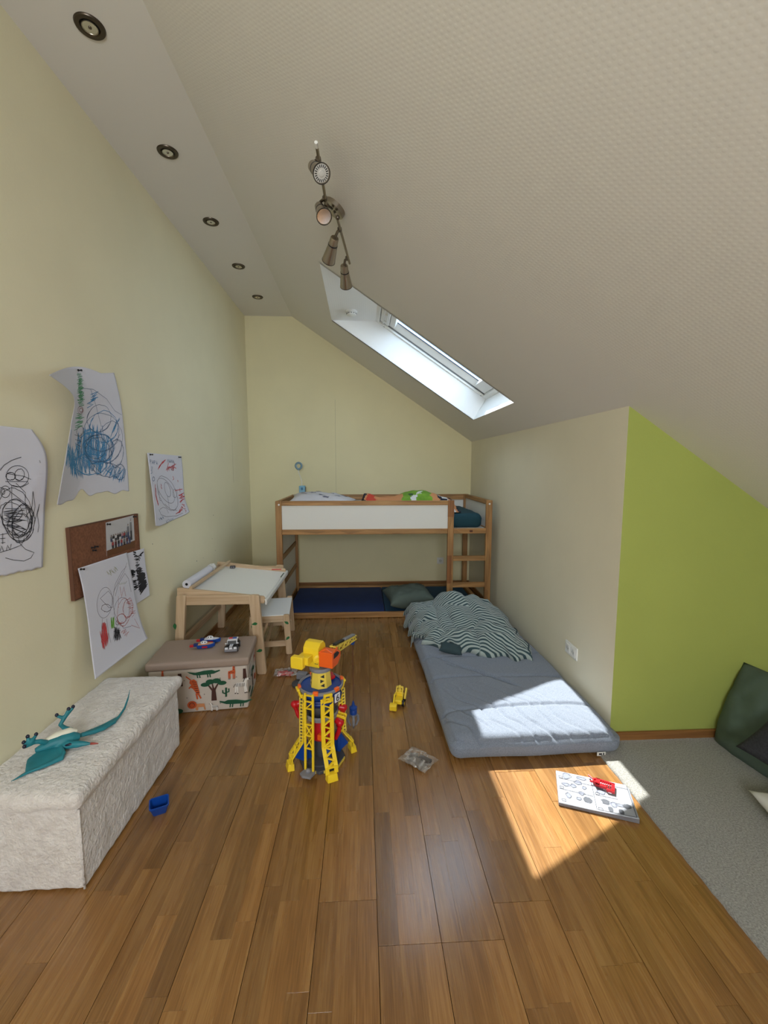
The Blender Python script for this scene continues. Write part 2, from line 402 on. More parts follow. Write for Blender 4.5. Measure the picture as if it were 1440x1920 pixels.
tag(wb, 'cream gable wall behind the loft bed under the sloped ceiling')
b = MB(); b.box2((-.3275, YB-.0012, 1.0), (-.3255, YB+.001, 2.28)); o = b.build('wallpaper_seam', mat('seam_line', '#a39d78', rough=.9), wb)  # wallpaper seam as a thin darker line
wr = quad('wall_right', [(XR, YG+.001, 0), (XR, YB+.1, 0), (XR, YB+.1, zt+.05), (XR, YG+.001, zt+.05)], M['cream2'], nrm=(-1, 0, 0), thick=.05)
tag(wr, 'low cream side wall beside the floor mattress')
wg = quad('wall_green', [(XR+.0006, YG, 0), (XK+.05, YG, 0), (XK+.05, YG, slope_z(XK+.05)+.05), (XR+.0006, YG, zt+.03)], M['green'], nrm=(0, -1, 0), thick=.05)
tag(wg, 'lime green wall under the sloped ceiling')
wk = quad('wall_side', [(XK, YR, 0), (XK, YG+.1, 0), (XK, YG+.1, slope_z(XK)+.08), (XK, YR, slope_z(XK)+.08)], M['cream2'], nrm=(-1, 0, 0))
tag(wk, 'low knee wall closing the alcove on the right')
# gable wall behind the camera with an opening added for the fill lamp
WX0, WX1, WZ0, WZ1 = -.75, .45, 1.4, 2.35
rear = bpy.data.objects.new('wall_rear', None); COL.objects.link(rear); tag(rear, 'cream gable wall behind the viewer with an added window', None, None, 'structure')
def rq(pts): quad('wall_panel', pts, M['cream'], rear, nrm=(0, 1, 0))
rq([(XL-.1, YR, 0), (WX0, YR, 0), (WX0, YR, slope_z(WX0)+.1 if WX0 > XF else ZC), (XF, YR, ZC+.1), (XL-.1, YR, ZC+.1)])
rq([(WX0, YR, 0), (WX1, YR, 0), (WX1, YR, WZ0), (WX0, YR, WZ0)])
rq([(WX0, YR, WZ1), (WX1, YR, WZ1), (WX1, YR, slope_z(WX1)+.1), (WX0, YR, slope_z(WX0)+.1)])
rq([(WX1, YR, 0), (XK+.1, YR, 0), (XK+.1, YR, slope_z(XK+.1)+.1), (WX1, YR, slope_z(WX1)+.1)])
w2 = bpy.data.objects.new('added_rear_window', None); COL.objects.link(w2); tag(w2, 'unseen white framed window added behind the viewer for fill light', None, None, 'structure')  # unseen window, added to go with the rear fill lamp
b = MB()
for x in (WX0+.03, (WX0+WX1)/2, WX1-.03): b.box2((x-.03, YR-.12, WZ0), (x+.03, YR-.06, WZ1))
for z in (WZ0+.03, WZ1-.03): b.box2((WX0, YR-.12, z-.03), (WX1, YR-.06, z+.03))
b.build('frame', M['winframe'], w2, bevel=.004)
b = MB(); b.box2((WX0+.05, YR-.095, WZ0+.05), (WX1-.05, YR-.09, WZ1-.05)); b.build('pane', M['pane'], w2)

# ceiling: flat strip + slope around the roof window
ceil = bpy.data.objects.new('ceiling', None); COL.objects.link(ceil); tag(ceil, 'white ceiling with a flat strip and a long dotted-wallpaper slope', None, None, 'structure')
quad('flat_strip', [(XL-.1, YR, ZC), (XF, YR, ZC), (XF, YB+.1, ZC), (XL-.1, YB+.1, ZC)], M['white_plain'], ceil, nrm=(0, 0, -1))
def sp(x, y): return (x, y, slope_z(x))
suv = lambda c: (c.x*SL, c.y)
NS = (-TS, 0, -1)
for xa, xb, ya, yb in ((XF, XK+.1, YR, SY0), (XF, XR+.1, SY1, YB+.1), (XF, SX0, SY0, SY1), (SX1, XK+.1, SY0, SY1)):
    quad('sloped_panel', [sp(xa, ya), sp(xb, ya), sp(xb, yb), sp(xa, yb)], M['ceil'], ceil, uvf=suv, thick=.004, nrm=NS)
# reveal of the roof window
FO = .28                                             # frame stands this much above the slope
ux0 = (2.679+FO-2.873)/TS; FX0, FX1 = ux0, 1.215     # frame line z = 2.679+FO-TS*x
def fz_(x): return 2.679+FO-TS*x
A0 = (SX0, slope_z(SX0)); A1 = (FX0+.02, slope_z(SX0)); B0 = (SX1, slope_z(SX1)); B1 = (FX1, fz_(FX1)-.02)
quad('reveal_panel', [(A0[0], SY0-.02, A0[1]), (A1[0]+.05, SY0-.02, A1[1]), (A1[0]+.05, SY1+.02, A1[1]), (A0[0], SY1+.02, A0[1])], M['reveal'], ceil, uvf=lambda c: (c.x, c.y), thick=.03, nrm=(0, 0, -1))
quad('reveal_panel', [(B0[0], SY0-.02, B0[1]), (B1[0]+.03, SY0-.02, B1[1]+.06), (B1[0]+.03, SY1+.02, B1[1]+.06), (B0[0], SY1+.02, B0[1])], M['reveal'], ceil, uvf=lambda c: (c.z, c.y), thick=.03, nrm=(-1, 0, 0))
for yy, nn in ((SY0, 1), (SY1, -1)):
    quad('reveal_panel', [(A0[0], yy, A0[1]), (A1[0]+.03, yy, A1[1]+.02), (FX1+.04, yy, fz_(FX1)+.06), (B0[0], yy, B0[1])], M['reveal'], ceil, uvf=lambda c: (c.x*SL, c.z+c.x*TS), thick=.03, nrm=(0, nn, 0))

# roof window
win = bpy.data.objects.new('window_1', None); COL.objects.link(win); tag(win, 'white framed roof window set deep in the sloped ceiling', None, None, 'structure')
s_ = V((1, 0, -TS))/SL; n_ = V((TS, 0, 1))/SL; y_ = V((0, 1, 0))
FL = (FX1-FX0)*SL; FO3 = V((FX0, SY0, fz_(FX0)))
def fp(s, y, n): return FO3+s_*s+y_*y+n_*n
FW = SY1-SY0
MF = Matrix((s_, y_, n_)).transposed()
def fbox(b, s0, s1, y0, y1, n0, n1): b.box(fp((s0+s1)/2, (y0+y1)/2, (n0+n1)/2), (s1-s0, y1-y0, n1-n0), MF)
b = MB()
fbox(b, -.04, FL+.04, -.02, .018, 0, .10); fbox(b, -.04, FL+.04, FW-.018, FW+.02, 0, .10)
fbox(b, -.04, .04, .0, FW, 0, .10); fbox(b, FL-.04, FL+.04, .0, FW, 0, .10)
b.build('frame', M['winframe'], win, bevel=.004)
b = MB()
g0, g1 = .195, FL-.17
for pf in ([(.024, .03), (.030, .03), (.088, .080), (.088, .10), (.024, .10)], [(FW-.088, .10), (FW-.088, .080), (FW-.030, .03), (FW-.024, .03), (FW-.024, .10)]):
    c_ = fp(FL/2, 0, 0); b.prism(pf, c_, y_, n_, -(FL/2-.04), FL/2-.04)
fbox(b, .14, g0, .05, FW-.05, .03, .10); fbox(b, g1, FL-.045, .05, FW-.05, .03, .10)
sash = b.build('sash', M['winframe'], win, bevel=.003)
b = MB(); fbox(b, .046, .135, .05, FW-.05, .012, .05); fl = b.build('vent_flap', M['winframe'], win, bevel=.006)
b = MB(); fbox(b, .075, .087, .06, FW-.06, .002, .014); fbox(b, .112, .118, .06, FW-.06, .006, .014); b.build('vent_lip', M['plastic_white'], fl, bevel=.002)
for y in (.12, .30, .48, .66, .84, 1.0):
    b = MB(); fbox(b, .087, .112, y, y+.02, .004, .02); b.build('vent_clip', M['plastic_white'], fl)
b = MB(); fbox(b, .040, .046, .045, FW-.045, .03, .06); fbox(b, .135, .140, .05, FW-.05, .035, .06)
fbox(b, .04, FL-.04, FW-.0235, FW-.0185, .02, .06); fbox(b, .04, FL-.04, .0185, .0235, .02, .06); b.build('gasket', M['gasket'], win)
b = MB(); fbox(b, g0-.005, g1+.005, .08, FW-.08, .082, .088); b.build('pane', M['pane'], win)
b = MB(); fbox(b, g0, g1, FW-.094, FW-.0885, .075, .082); fbox(b, g0, g1, .0885, .094, .075, .082); b.build('seal', M['flash'], win)
b = MB(); fbox(b, -.06, FL+.08, FW-.04, FW+.06, .10, .16); fbox(b, -.06, FL+.08, -.06, .04, .10, .16); b.build('flashing', M['zinc'], win)
for s in (.1, FL-.06):
    b = MB(); c = fp(s, FW-.010, 0); b.lathe([(.006, -.002), (.006, .001)], 10, M=(Matrix.Translation(c) @ MF.to_4x4())); b.build('screw_cap', M['gasket'], win)

# skirting
scuff = mat('wall_scuff_grey', '#6f6a58', rough=.9)
for (u, v, r_) in ((369, 1052, .006), (286, 1020, .004), (400, 966, .005), (404, 1032, .004), (398, 1010, .003), (381, 1046, .003)):
    b = MB(); b.lathe([(r_, 0), (r_*.6, .0008)], 8, M=Tm(on_x(u, v, XL), frame_from((1, 0, 0)))); b.build('wall_scuff', scuff, wl)
b = MB(); p0, p1 = on_x(433, 770, XL), on_x(436, 905, XL); b.box2((XL-.001, p0.y-.001, p1.z), (XL+.0006, p0.y+.001, p0.z)); b.build('wallpaper_seam', mat('left_seam_line', '#b0a988', rough=.9), wl)  # thin darker line along the left wallpaper seam
bb = MB(); bb.box2((XR+.0, YG-.018, 0), (XK, YG-.0005, .055)); o = bb.build('baseboard_green', M['skirt'], bevel=.006); tag(o, 'narrow oak skirting along the lime green wall', None, None, 'structure')
bb = MB(); bb.box2((XR-.018, YG+.001, 0), (XR-.0005, YB, .055)); o = bb.build('baseboard_right', M['skirt'], bevel=.006); tag(o, 'narrow oak skirting along the low cream wall', None, None, 'structure')
bb = MB(); bb.box2((XL+.0005, YR, 0), (XL+.012, YB, .045)); o = bb.build('baseboard_left', M['skirt'], bevel=.004); tag(o, 'narrow oak skirting along the tall left wall', None, None, 'structure')
bb = MB(); bb.box2((XL+.012, YB-.018, 0), (XR-.018, YB-.0005, .055)); o = bb.build('baseboard_back', M['skirt'], bevel=.006); tag(o, 'narrow oak skirting behind the loft bed', None, None, 'structure')

# ------------------------------------------------------------------ parquet: every strip a plank
rnd = random.Random(21)
def plank_geo(b, x0, x1, y0, y1):
    c = .00015; z = 0; zb = -.02
    b.add([(x0, y0, zb), (x1, y0, zb), (x1, y1, zb), (x0, y1, zb), (x0, y0, z-c), (x1, y0, z-c), (x1, y1, z-c), (x0, y1, z-c),
           (x0+c, y0+c, z), (x1-c, y0+c, z), (x1-c, y1-c, z), (x0+c, y1-c, z)],
          [(0, 1, 5, 4), (1, 2, 6, 5), (2, 3, 7, 6), (3, 0, 4, 7), (4, 5, 9, 8), (5, 6, 10, 9), (6, 7, 11, 10), (7, 4, 8, 11), (8, 9, 10, 11)])
pl = []
BW = .199
for k in range(-8, 8):
    bx0 = .0405+k*BW
    yj = {-1: 1.322, 0: 1.178, -4: 1.95}.get(k, rnd.uniform(.6, 2.2))
    ends = [yj+2.2*i for i in range(-2, 4)]
    bt = rnd.uniform(.42, .6)
    for st in range(3):
        x0 = bx0+st*BW/3+(.0009 if st == 0 else .00005); x1 = bx0+(st+1)*BW/3-(.0009 if st == 2 else .00005)
        if x0 < XL+.01: x0 = max(x0, XL+.001)
        if x1 <= x0+.005 or x0 > XR-.02: continue
        for e0, e1 in zip(ends[:-1], ends[1:]):
            y = e0
            while y < e1-.01:
                L = rnd.uniform(.32, .62)
                if y == e0: L = rnd.uniform(.15, .6)
                y2 = y+L
                if e1-y2 < .16: y2 = e1
                a0, a1 = max(y+(.0009 if y == e0 else .0003), YR), min(y2-(.0009 if y2 == e1 else .0003), YB-.02)
                if a1-a0 > .02: pl.append((x0, x1, a0, a1, min(1, max(0, rnd.gauss(bt, .19)))))
                y = y2
def vis(p):
    cx, cy = (p[0]+p[1])/2, (p[2]+p[3])/2
    if p[3] < .93 or (cx < -.97 and cy < 2.9) or (cx > .42 and 2.0 < cy < 3.9) or cy > 4.1: return -1
    u = (cx/(cy+.01)-.05)
    if abs(u) > .98: return -1
    return (p[1]-p[0])*(p[3]-p[2])/(cx*cx+cy*cy+CAM_H**2)**1.5*CAM_H
pl.sort(key=vis, reverse=True)
for p in pl[:299]:
    b = MB(); plank_geo(b, *p[:4]); o = b.build('plank', M['plank'], floor)
    a = o.data.attributes.new('tint', 'FLOAT', 'FACE'); a.data.foreach_set('value', [p[4]]*len(o.data.polygons))
b = MB(); tv = []
for p in pl[299:]:
    plank_geo(b, *p[:4]); tv += [p[4]]*9
o = b.build('far_planks', M['plank'], floor); o['kind'] = 'stuff'
a = o.data.attributes.new('tint', 'FLOAT', 'FACE'); a.data.foreach_set('value', tv)

# carpet laid against the parquet
b = MB()
def cf(u, v):
    y = YR+.02+(YG-.03-YR)*v; x = 1.2145+(XK-.01-1.2145)*u
    if u == 0: x += .004*fbm((0, y*20, 0), 1, 3)
    return V((x, y, .012+.0015*fbm((x, y, 0), 30, 2)))
nu, nv = 60, 170; b.grid(nu, nv, cf)
k0 = len(b.v); b.add([V((b.v[j*(nu+1)].x, b.v[j*(nu+1)].y, .0005)) for j in range(nv+1)], [])
for j in range(nv): b.f.append([j*(nu+1), (j+1)*(nu+1), k0+j+1, k0+j]); b.mi.append(0)
k1 = len(b.v); b.add([V((b.v[nv*(nu+1)+i].x, b.v[nv*(nu+1)+i].y, .0005)) for i in range(nu+1)], [])
for i in range(nu): b.f.append([nv*(nu+1)+i, k1+i, k1+i+1, nv*(nu+1)+i+1]); b.mi.append(0)
o = b.build('carpet', M['carpet'], smooth=True); tag(o, 'grey short-pile carpet beside the parquet, below the lime wall', 'carpet')

# ------------------------------------------------------------------ ceiling lamps
places = ['nearest the viewer', 'second from the viewer', 'in the middle of the row', 'second from the back wall', 'nearest the back wall']
dl = None
for i in range(5):
    loc = (-1.0726, 1.9434+.68*i, ZC)
    if dl is None:
        dl = thing('recessed_spotlight', '', 'ceiling light', loc, 0, 'recessed ceiling spotlights')
        b = MB(); b.lathe([(.034, -.004), (.037, -.007), (.052, -.006), (.055, -.001), (.055, 0), (.034, 0)], 32, cap=False); b.build('trim_ring', M['ring'], dl, smooth='auto')
        b = MB(); b.lathe([(.034, -.0005), (.033, -.002)], 28); b.build('housing', M['hole'], dl)
        b = MB(); b.lathe([(.024, -.003), (.027, -.008), (.029, -.008), (.0295, -.003)], 28, cap=False); b.build('gimbal_ring', M['steel'], dl, smooth='auto')
        b = MB(); b.lathe([(.026, -.006), (.018, -.0035), (.007, -.0025)], 24); bl = b.build('reflector', M['bulb'], dl, smooth='auto')
        b = MB(); b.lathe([(.0065, -.003), (.006, -.008), (.002, -.010)], 12); b.build('lamp_pin', M['darksteel'], bl)
        o = dl
    else:
        o = copy_tree(dl); o.location = loc
    o['label'] = 'round steel recessed ceiling spotlight, ' + places[i]

def on_slope(u, v, off=0):
    d = ray(u, v); c0 = 2.679-off*SL; k = (c0-TS*O.x-O.z)/(d.z+TS*d.x); return O+d*k
sb = thing('ceiling_spotlight_bar', 'steel four-head spotlight bar on the sloped ceiling', 'ceiling light', on_slope(630, 388))
iv = Matrix.Translation(-V(sb.location))
c0 = on_slope(629, 387); Mc = frame_from(-n_)
b = MB(); b.lathe([(.056, 0), (.056, .022), (.05, .026), (.0, .026)], 32, M=Tm(c0, Mc)); b.build('canopy', M['steel'], sb, smooth='auto', xf=iv)
r1a, r1b = on_slope(594, 276, .075), on_slope(614, 396, .075); r2a, r2b = on_slope(630, 401, .075), on_slope(655.5, 494, .075)
for a, c in ((r1a, r1b), (r2a, r2b)):
    b = MB(); b.tube([a, c], .0065, 10); b.build('rod', M['steel'], sb, smooth='auto', xf=iv)
for a in (on_slope(612, 384, .075), on_slope(633, 408, .075)):
    b = MB(); e_ = (c0-n_*.02).lerp(a, .25); b.tube([a, e_], .007, 10); b.ell(a, (.011, .011, .011), 12, 8); b.build('standoff', M['darksteel'], sb, smooth='auto', xf=iv)
b = MB(); b.tube([r1a, r1a+(r1a-r1b).normalized()*.025], .0068, 10); b.build('end_cap', M['plastic_white'], sb, smooth='auto', xf=iv)
def spot(joint, back, front, L, sign, offb):
    J = on_slope(*joint, .075); Bk = on_slope(*back, offb)
    dist = (Bk-O).dot(FWD); px = dist/F_PX
    du, dv = (front[0]-back[0])*px, (front[1]-back[1])*px
    rem = math.sqrt(max(0, L*L-du*du-dv*dv)); vw = (Bk-O).normalized()
    d = (RGT*du-UPV*dv+vw*rem*sign).normalized(); Mh = frame_from(d)
    h = MB(); h.lathe([(.004, 0), (.019, .002), (.021, .006), (.023, .036), (.0235, .04)], 24, M=Tm(Bk, Mh))
    h.lathe([(.0235, .043), (.0355, L), (.033, L), (.03, L-.006)], 24, M=Tm(Bk, Mh), cap=False)
    hd = h.build('spot_head', M['steel'], sb, smooth='auto', xf=iv)
    h = MB(); h.lathe([(.0238, .038), (.0245, .0385), (.0248, .0435), (.0238, .044)], 24, M=Tm(Bk, Mh), cap=False); h.build('black_ring', M['dark'], hd, smooth='auto', xf=iv)
    h = MB(); h.lathe([(.0336, L-.002), (.0358, L-.002), (.0358, L+.0015), (.0336, L+.0015), (.0336, L-.002)], 24, M=Tm(Bk, Mh), cap=False); h.build('front_ring', M['dark'], hd, smooth='auto', xf=iv)
    h = MB(); h.lathe([(.0335, L-.003), (.026, L-.008), (.014, L-.016), (.006, L-.02)], 24, M=Tm(Bk, Mh)); h.build('reflector', M['bulb'], hd, smooth='auto', xf=iv)
    h = MB(); h.tube([J, J.lerp(Bk, .6)+d*-.012, Bk+d*.004], .007, 10); h.tube([J-(r1b-r1a).normalized()*.008, J+(r1b-r1a).normalized()*.008], .011, 12); h.build('arm', M['darksteel'], hd, smooth='auto', xf=iv); return hd, Bk, Mh, L
hd1 = spot((597, 299), (586, 311), (606, 328), .105, -1, .10)
Bk, Mh, L = hd1[1:]
q = MB(); q.lathe([(.032, L-.004), (.030, L-.002), (.012, L-.0015), (.010, L+.001), (0, L+.002)], 28, M=Tm(Bk, Mh)); lm = q.build('lamp_face', mat('lamp_white', '#c9c6c0', rough=.3), hd1[0], smooth='auto', xf=iv)
for k in range(20):
    a = 2*PI*k/20; q = MB(); q.box((.0235*math.cos(a), .0235*math.sin(a), L-.0012), (.009, .0028, .0012), rotz(a)); q.build('lamp_slot', M['hole'], hd1[0], xf=iv @ Tm(Bk, Mh))
spot((609, 372), (598, 386), (610, 411), .105, -1, .10)
spot((637, 430), (628, 445), (619, 478), .135, 1, .11)
spot((651, 484), (645, 497), (648, 526), .130, 1, .11)

sd_ = thing('smoke_detector', 'round white smoke detector on the roof window reveal', 'smoke detector', (-.094, 4.0, 2.873))
b = MB(); b.lathe([(.05, 0), (.052, -.006), (.052, -.016), (.047, -.020)], 32); b.build('base', M['plastic_white'], sd_, smooth='auto')
b = MB(); b.lathe([(.043, -.018), (.045, -.022), (.043, -.036), (.034, -.041), (.0, -.042)], 32); cv = b.build('cover', M['plastic_white'], sd_, smooth='auto')
for k in range(12):
    a = 2*PI*k/12; b = MB(); b.box((.0445*math.cos(a), .0445*math.sin(a), -.028), (.004, .014, .006), rotz(a)); b.build('vent_slot', M['gasket'], cv)

# ------------------------------------------------------------------ wall drawings
class Sheet:
    """sheet pinned to the left wall; left/right edge curves in picture pixels, off(s,t) metres away from the wall"""
    def __init__(s, left, right, off): s.l = left; s.r = right; s.off = off
    def curve(s, c, t):
        k = t*(len(c)-1); i = min(int(k), len(c)-2); f = k-i
        p0, p1, p2, p3 = c[max(i-1, 0)], c[i], c[i+1], c[min(i+2, len(c)-1)]
        return tuple(.5*((2*p1[j])+(p2[j]-p0[j])*f+(2*p0[j]-5*p1[j]+4*p2[j]-p3[j])*f*f+(3*p1[j]-p0[j]-3*p2[j]+p3[j])*f**3) for j in (0, 1))
    def px(s, a, t):
        l, r = s.curve(s.l, t), s.curve(s.r, t); return (l[0]+(r[0]-l[0])*a, l[1]+(r[1]-l[1])*a)
    def P(s, a, t, lift=0): u, v = s.px(a, t); return on_x(u, v, XL+s.off(a, t)+lift)
    def inv(s, u, v):
        a, t = .5, .5
        for _ in range(12):
            p = s.px(a, t); e = 1e-3; pa = s.px(a+e, t); pt = s.px(a, t+e)
            J = ((pa[0]-p[0])/e, (pt[0]-p[0])/e, (pa[1]-p[1])/e, (pt[1]-p[1])/e); D = J[0]*J[3]-J[1]*J[2]
            if abs(D) < 1e-6: break
            du, dv = u-p[0], v-p[1]; a += (J[3]*du-J[1]*dv)/D; t += (-J[2]*du+J[0]*dv)/D
            a = min(1, max(0, a)); t = min(1, max(0, t))
        return a, t
    def build(s, name, label, bot=None, top=None, nu=36, nv=48, cat='drawing'):
        b = MB()
        def fn(a, t):
            dt = 0
            if bot: dt = bot(a)*max(0, (t-.8)/.2)
            if top: dt += top(a)*max(0, (.2-t)/.2)
            return s.P(a, min(1.2, t+dt)) if False else s.P(a, max(0, min(1, t+dt)))
        b.grid(nu, nv, fn)
        t = thing(name, label, cat, on_x(*s.px(.5, 1), XL)); iv = Matrix.Translation(-V(t.location)); s.root = t; s.iv = iv
        o = b.build('sheet', M['paper'], t, smooth=True, xf=iv); q = o.modifiers.new('thick', 'SOLIDIFY'); q.thickness = .0006; q.offset = 0
        return t
    def strokes(s, name, mt, lines, wid=.0022, lift=.0016):
        """lines: picture-pixel polylines, laid on the sheet as thin raised crayon lines"""
        b = MB()
        for ln in lines:
            pts = []
            for i in range(len(ln)-1):
                (x0, y0), (x1, y1) = ln[i], ln[i+1]; k = max(1, int(math.hypot(x1-x0, y1-y0)/5))
                pts += [(x0+(x1-x0)*j/k, y0+(y1-y0)*j/k) for j in range(k)]
            pts.append(ln[-1]); P = []
            for p in pts:
                a, t = s.inv(*p); P.append(s.P(a, t, lift))
            for i in range(len(P)):
                d = (P[min(i+1, len(P)-1)]-P[max(i-1, 0)])
                d = d.normalized() if d.length > 1e-7 else V((0, 1, 0)); sd = V((1, 0, 0)).cross(d)
                sd = sd.normalized()*wid/2 if sd.length > 1e-6 else V((0, 0, wid/2))
                b.v += [P[i]-sd, P[i]+sd]
            k0 = len(b.v)-2*len(P)
            for i in range(len(P)-1): b.f.append([k0+2*i, k0+2*i+1, k0+2*i+3, k0+2*i+2]); b.mi.append(0)
        o = b.build(name, mt, s.root, xf=s.iv); o['kind'] = 'stuff'; return o
def loop(cx, cy, rx, ry, rot=0, turns=1, n=26, jit=.0, rr=random.Random(5), ph=0):
    out = []
    for i in range(int(n*turns)+1):
        a = ph+2*PI*i/n; x = rx*math.cos(a)*(1+jit*rr.uniform(-1, 1)); y = ry*math.sin(a)*(1+jit*rr.uniform(-1, 1))
        out.append((cx+x*math.cos(rot)-y*math.sin(rot), cy+x*math.sin(rot)+y*math.cos(rot)))
    return out
def zig(a, b_, c, d, n, jit=1.0, rr=random.Random(9)):
    """zigzag between edge a-b and edge c-d"""
    out = []
    for i in range(n+1):
        f = i/n; p = (a[0]+(b_[0]-a[0])*f, a[1]+(b_[1]-a[1])*f) if i % 2 == 0 else (c[0]+(d[0]-c[0])*f, c[1]+(d[1]-c[1])*f)
        out.append((p[0]+rr.uniform(-jit, jit), p[1]+rr.uniform(-jit, jit)))
    return out
def pin(p, label, d=(1, 0, 0)):
    t = thing('push_pin', label, 'push pin', p, 0, 'black push pins on the left wall')
    Mx = frame_from(d)
    b = MB(); b.lathe([(.0008, -.006), (.0008, 0)], 6, M=Tm((0, 0, 0), Mx)); b.build('needle', M['steel'], t)
    b = MB(); b.lathe([(.0055, 0), (.0055, .0025), (.003, .005), (.003, .011), (.005, .014), (.005, .017), (0, .0175)], 12, M=Tm((0, 0, 0), Mx)); b.build('head', M['dark'], t, smooth='auto')
    return t

# 1 black-ink figure, cut by the picture edge
d1 = Sheet([(-75, 790), (-75, 900), (-74, 1000), (-72, 1098)], [(60, 805), (88, 858), (84, 960), (80, 1066)], lambda a, t: .004+.03*max(0, a-.72)**1.3*(1-t)+.006*a)
d1.build('child_drawing', 'white sheet with a big black ink scribbled figure at the picture edge', bot=lambda a: -.012*abs(math.sin(a*29))-.01*abs(math.sin(a*11)))
ln = [loop(33, 893, 21, 20, .1, 1), loop(20, 893, 9, 7, 0, 2, jit=.1), loop(37, 890, 9, 11, .3, 1.5, jit=.08), [(13, 888), (45, 893), (58, 899)], [(10, 903), (32, 903), (52, 903), (54, 906), (40, 914), (24, 910)],
      loop(10, 922, 9, 11, 0, 1), loop(6, 922, 3, 5, 0, 1.3), [(0, 882), (8, 872), (22, 863), (40, 857)], [(0, 914), (12, 917), (30, 930), (45, 942), (58, 958), (66, 972)],
      loop(32, 975, 27, 40, -.25, 2.2, jit=.06), loop(40, 975, 17, 30, .2, 2.5, jit=.1), loop(36, 985, 22, 22, .5, 2, jit=.1), [(22, 910), (22, 938), (23, 976)],
      [(30, 906), (48, 924), (47, 940), (52, 975), (56, 1000)], [(62, 921), (60, 950), (48, 970)], [(62, 921), (66, 950), (58, 985)], [(74, 945), (66, 975), (62, 992)], [(74, 945), (70, 965), (73, 985), (71, 998)],
      zig((10, 955), (10, 985), (40, 945), (55, 1005), 12, 5), zig((5, 960), (25, 1000), (30, 960), (50, 1000), 10, 5), [(0, 1003), (14, 1000)], [(0, 1010), (10, 1009)], [(2, 1018), (10, 1017)],
      [(5, 1000), (5, 1020)], loop(30, 960, 30, 46, -.3, 1.2, jit=.04), loop(44, 985, 20, 34, .3, 1.6, jit=.06), loop(20, 960, 22, 18, .2, 1.3, jit=.05), [(0, 1034), (3, 1024), (7, 1034)], [(12, 1033), (14, 1022), (19, 1032), (21, 1020)], [(0, 1036), (20, 1030), (40, 1022), (46, 1008)], [(34, 1008), (38, 1020), (48, 1030), (64, 1036), (58, 1046), (45, 1052), (25, 1050), (10, 1046)], [(74, 863), (76, 868)]]
d1.strokes('ink_scribble', M['ink'], ln, .0021)

# 2 tall blue crayon drawing with a curled, torn left edge
def off2(a, t):
    c = max(0, 1-a/.42)**1.6*max(0, 1-t/.33)**1.1*.135
    e = max(0, 1-a/.3)**2*(.035+.055*t)
    return .006+c+e+.004*math.sin(t*5)
d2 = Sheet([(92, 703), (137, 742), (133, 795), (124, 850), (117, 890), (107, 946)], [(214, 699), (226, 752), (232, 800), (237, 850), (240, 890), (242, 919)], off2)
def px2(a, t, base=Sheet.px):
    u, v = base(d2, a, t)
    v += -14*math.sin(PI*min(1, a*1.25))*max(0, 1-t/.16) * (1 if a < .8 else .3)
    v -= (18*math.exp(-((a-.34)/.1)**2)+8*math.exp(-((a-.62)/.1)**2)-2*math.sin(a*33))*max(0, (t-.86)/.14)
    return (u, v)
d2.px = px2
d2.build('child_drawing', 'tall torn sheet with blue crayon scribbles and its top left corner curled', nu=60, nv=60)
rr = random.Random(3)
d2.strokes('green_scribble', M['crayon_green'], [zig((146, 702), (147, 762), (154, 700), (158, 760), 46, 2), zig((146, 712), (148, 756), (152, 706), (156, 750), 30, 2), zig((144, 775), (140, 806), (156, 776), (156, 800), 22, 2)], .0026)
ln = [zig((126, 838), (140, 858), (128, 885), (150, 898), 26, 5), zig((142, 812), (208, 822), (134, 884), (200, 886), 46, 9), zig((140, 835), (200, 830), (146, 892), (196, 880), 30, 9), loop(180, 840, 34, 30, .2, 2.3, jit=.08), loop(195, 800, 26, 30, .1, 1.6, jit=.06), loop(170, 870, 30, 20, 0, 2, jit=.1), zig((158, 800), (190, 800), (152, 850), (200, 862), 30, 6), zig((126, 830), (138, 838), (124, 872), (142, 895), 22, 4),
      zig((160, 805), (160, 860), (172, 800), (178, 868), 22, 3), zig((192, 893), (232, 905), (206, 870), (236, 882), 24, 4), zig((208, 818), (222, 790), (213, 800), (226, 780), 14, 2), zig((164, 762), (172, 742), (176, 757), (186, 735), 16, 3), zig((196, 880), (226, 908), (205, 888), (231, 893), 18, 3)]
d2.strokes('blue_scribble', M['crayon_blue'], ln, .0028)
ln = [loop(186, 785, 22, 26, .3, 1.6, jit=.05), loop(190, 810, 34, 36, .1, 1.4, jit=.05), loop(185, 840, 28, 26, -.2, 2.2, jit=.1), loop(205, 830, 24, 40, .2, 1.5, jit=.06), loop(218, 850, 13, 26, .1, 2, jit=.1), [(155, 728), (175, 730), (200, 748), (215, 770), (228, 778)], [(170, 730), (180, 760), (190, 800)], loop(200, 880, 26, 14, .2, 2, jit=.12), loop(225, 885, 10, 14, 0, 2, jit=.1)]
d2.strokes('line_scribble', M['crayon_navy'], ln, .0018, .0018)
ln = [loop(150, 808, 6, 9, .2, 1.4), [(140, 815), (152, 820)], [(141, 824), (153, 828)], [(142, 832), (152, 838)], [(146, 812), (148, 862)], [(152, 812), (153, 850)], [(160, 840), (172, 822), (190, 820), (205, 836), (212, 858)], [(158, 850), (175, 872), (190, 888)], loop(180, 838, 20, 22, .2, .8)]
d2.strokes('ink_scribble', M['ink'], ln, .002, .002)
d2.strokes('red_mark', mat('dark_red_crayon', '#8a4a4a', rough=.8), [loop(151, 769, 5, 7, 0, 1.6), loop(152, 769, 3, 4, 0, 2, jit=.2)], .002, .002)

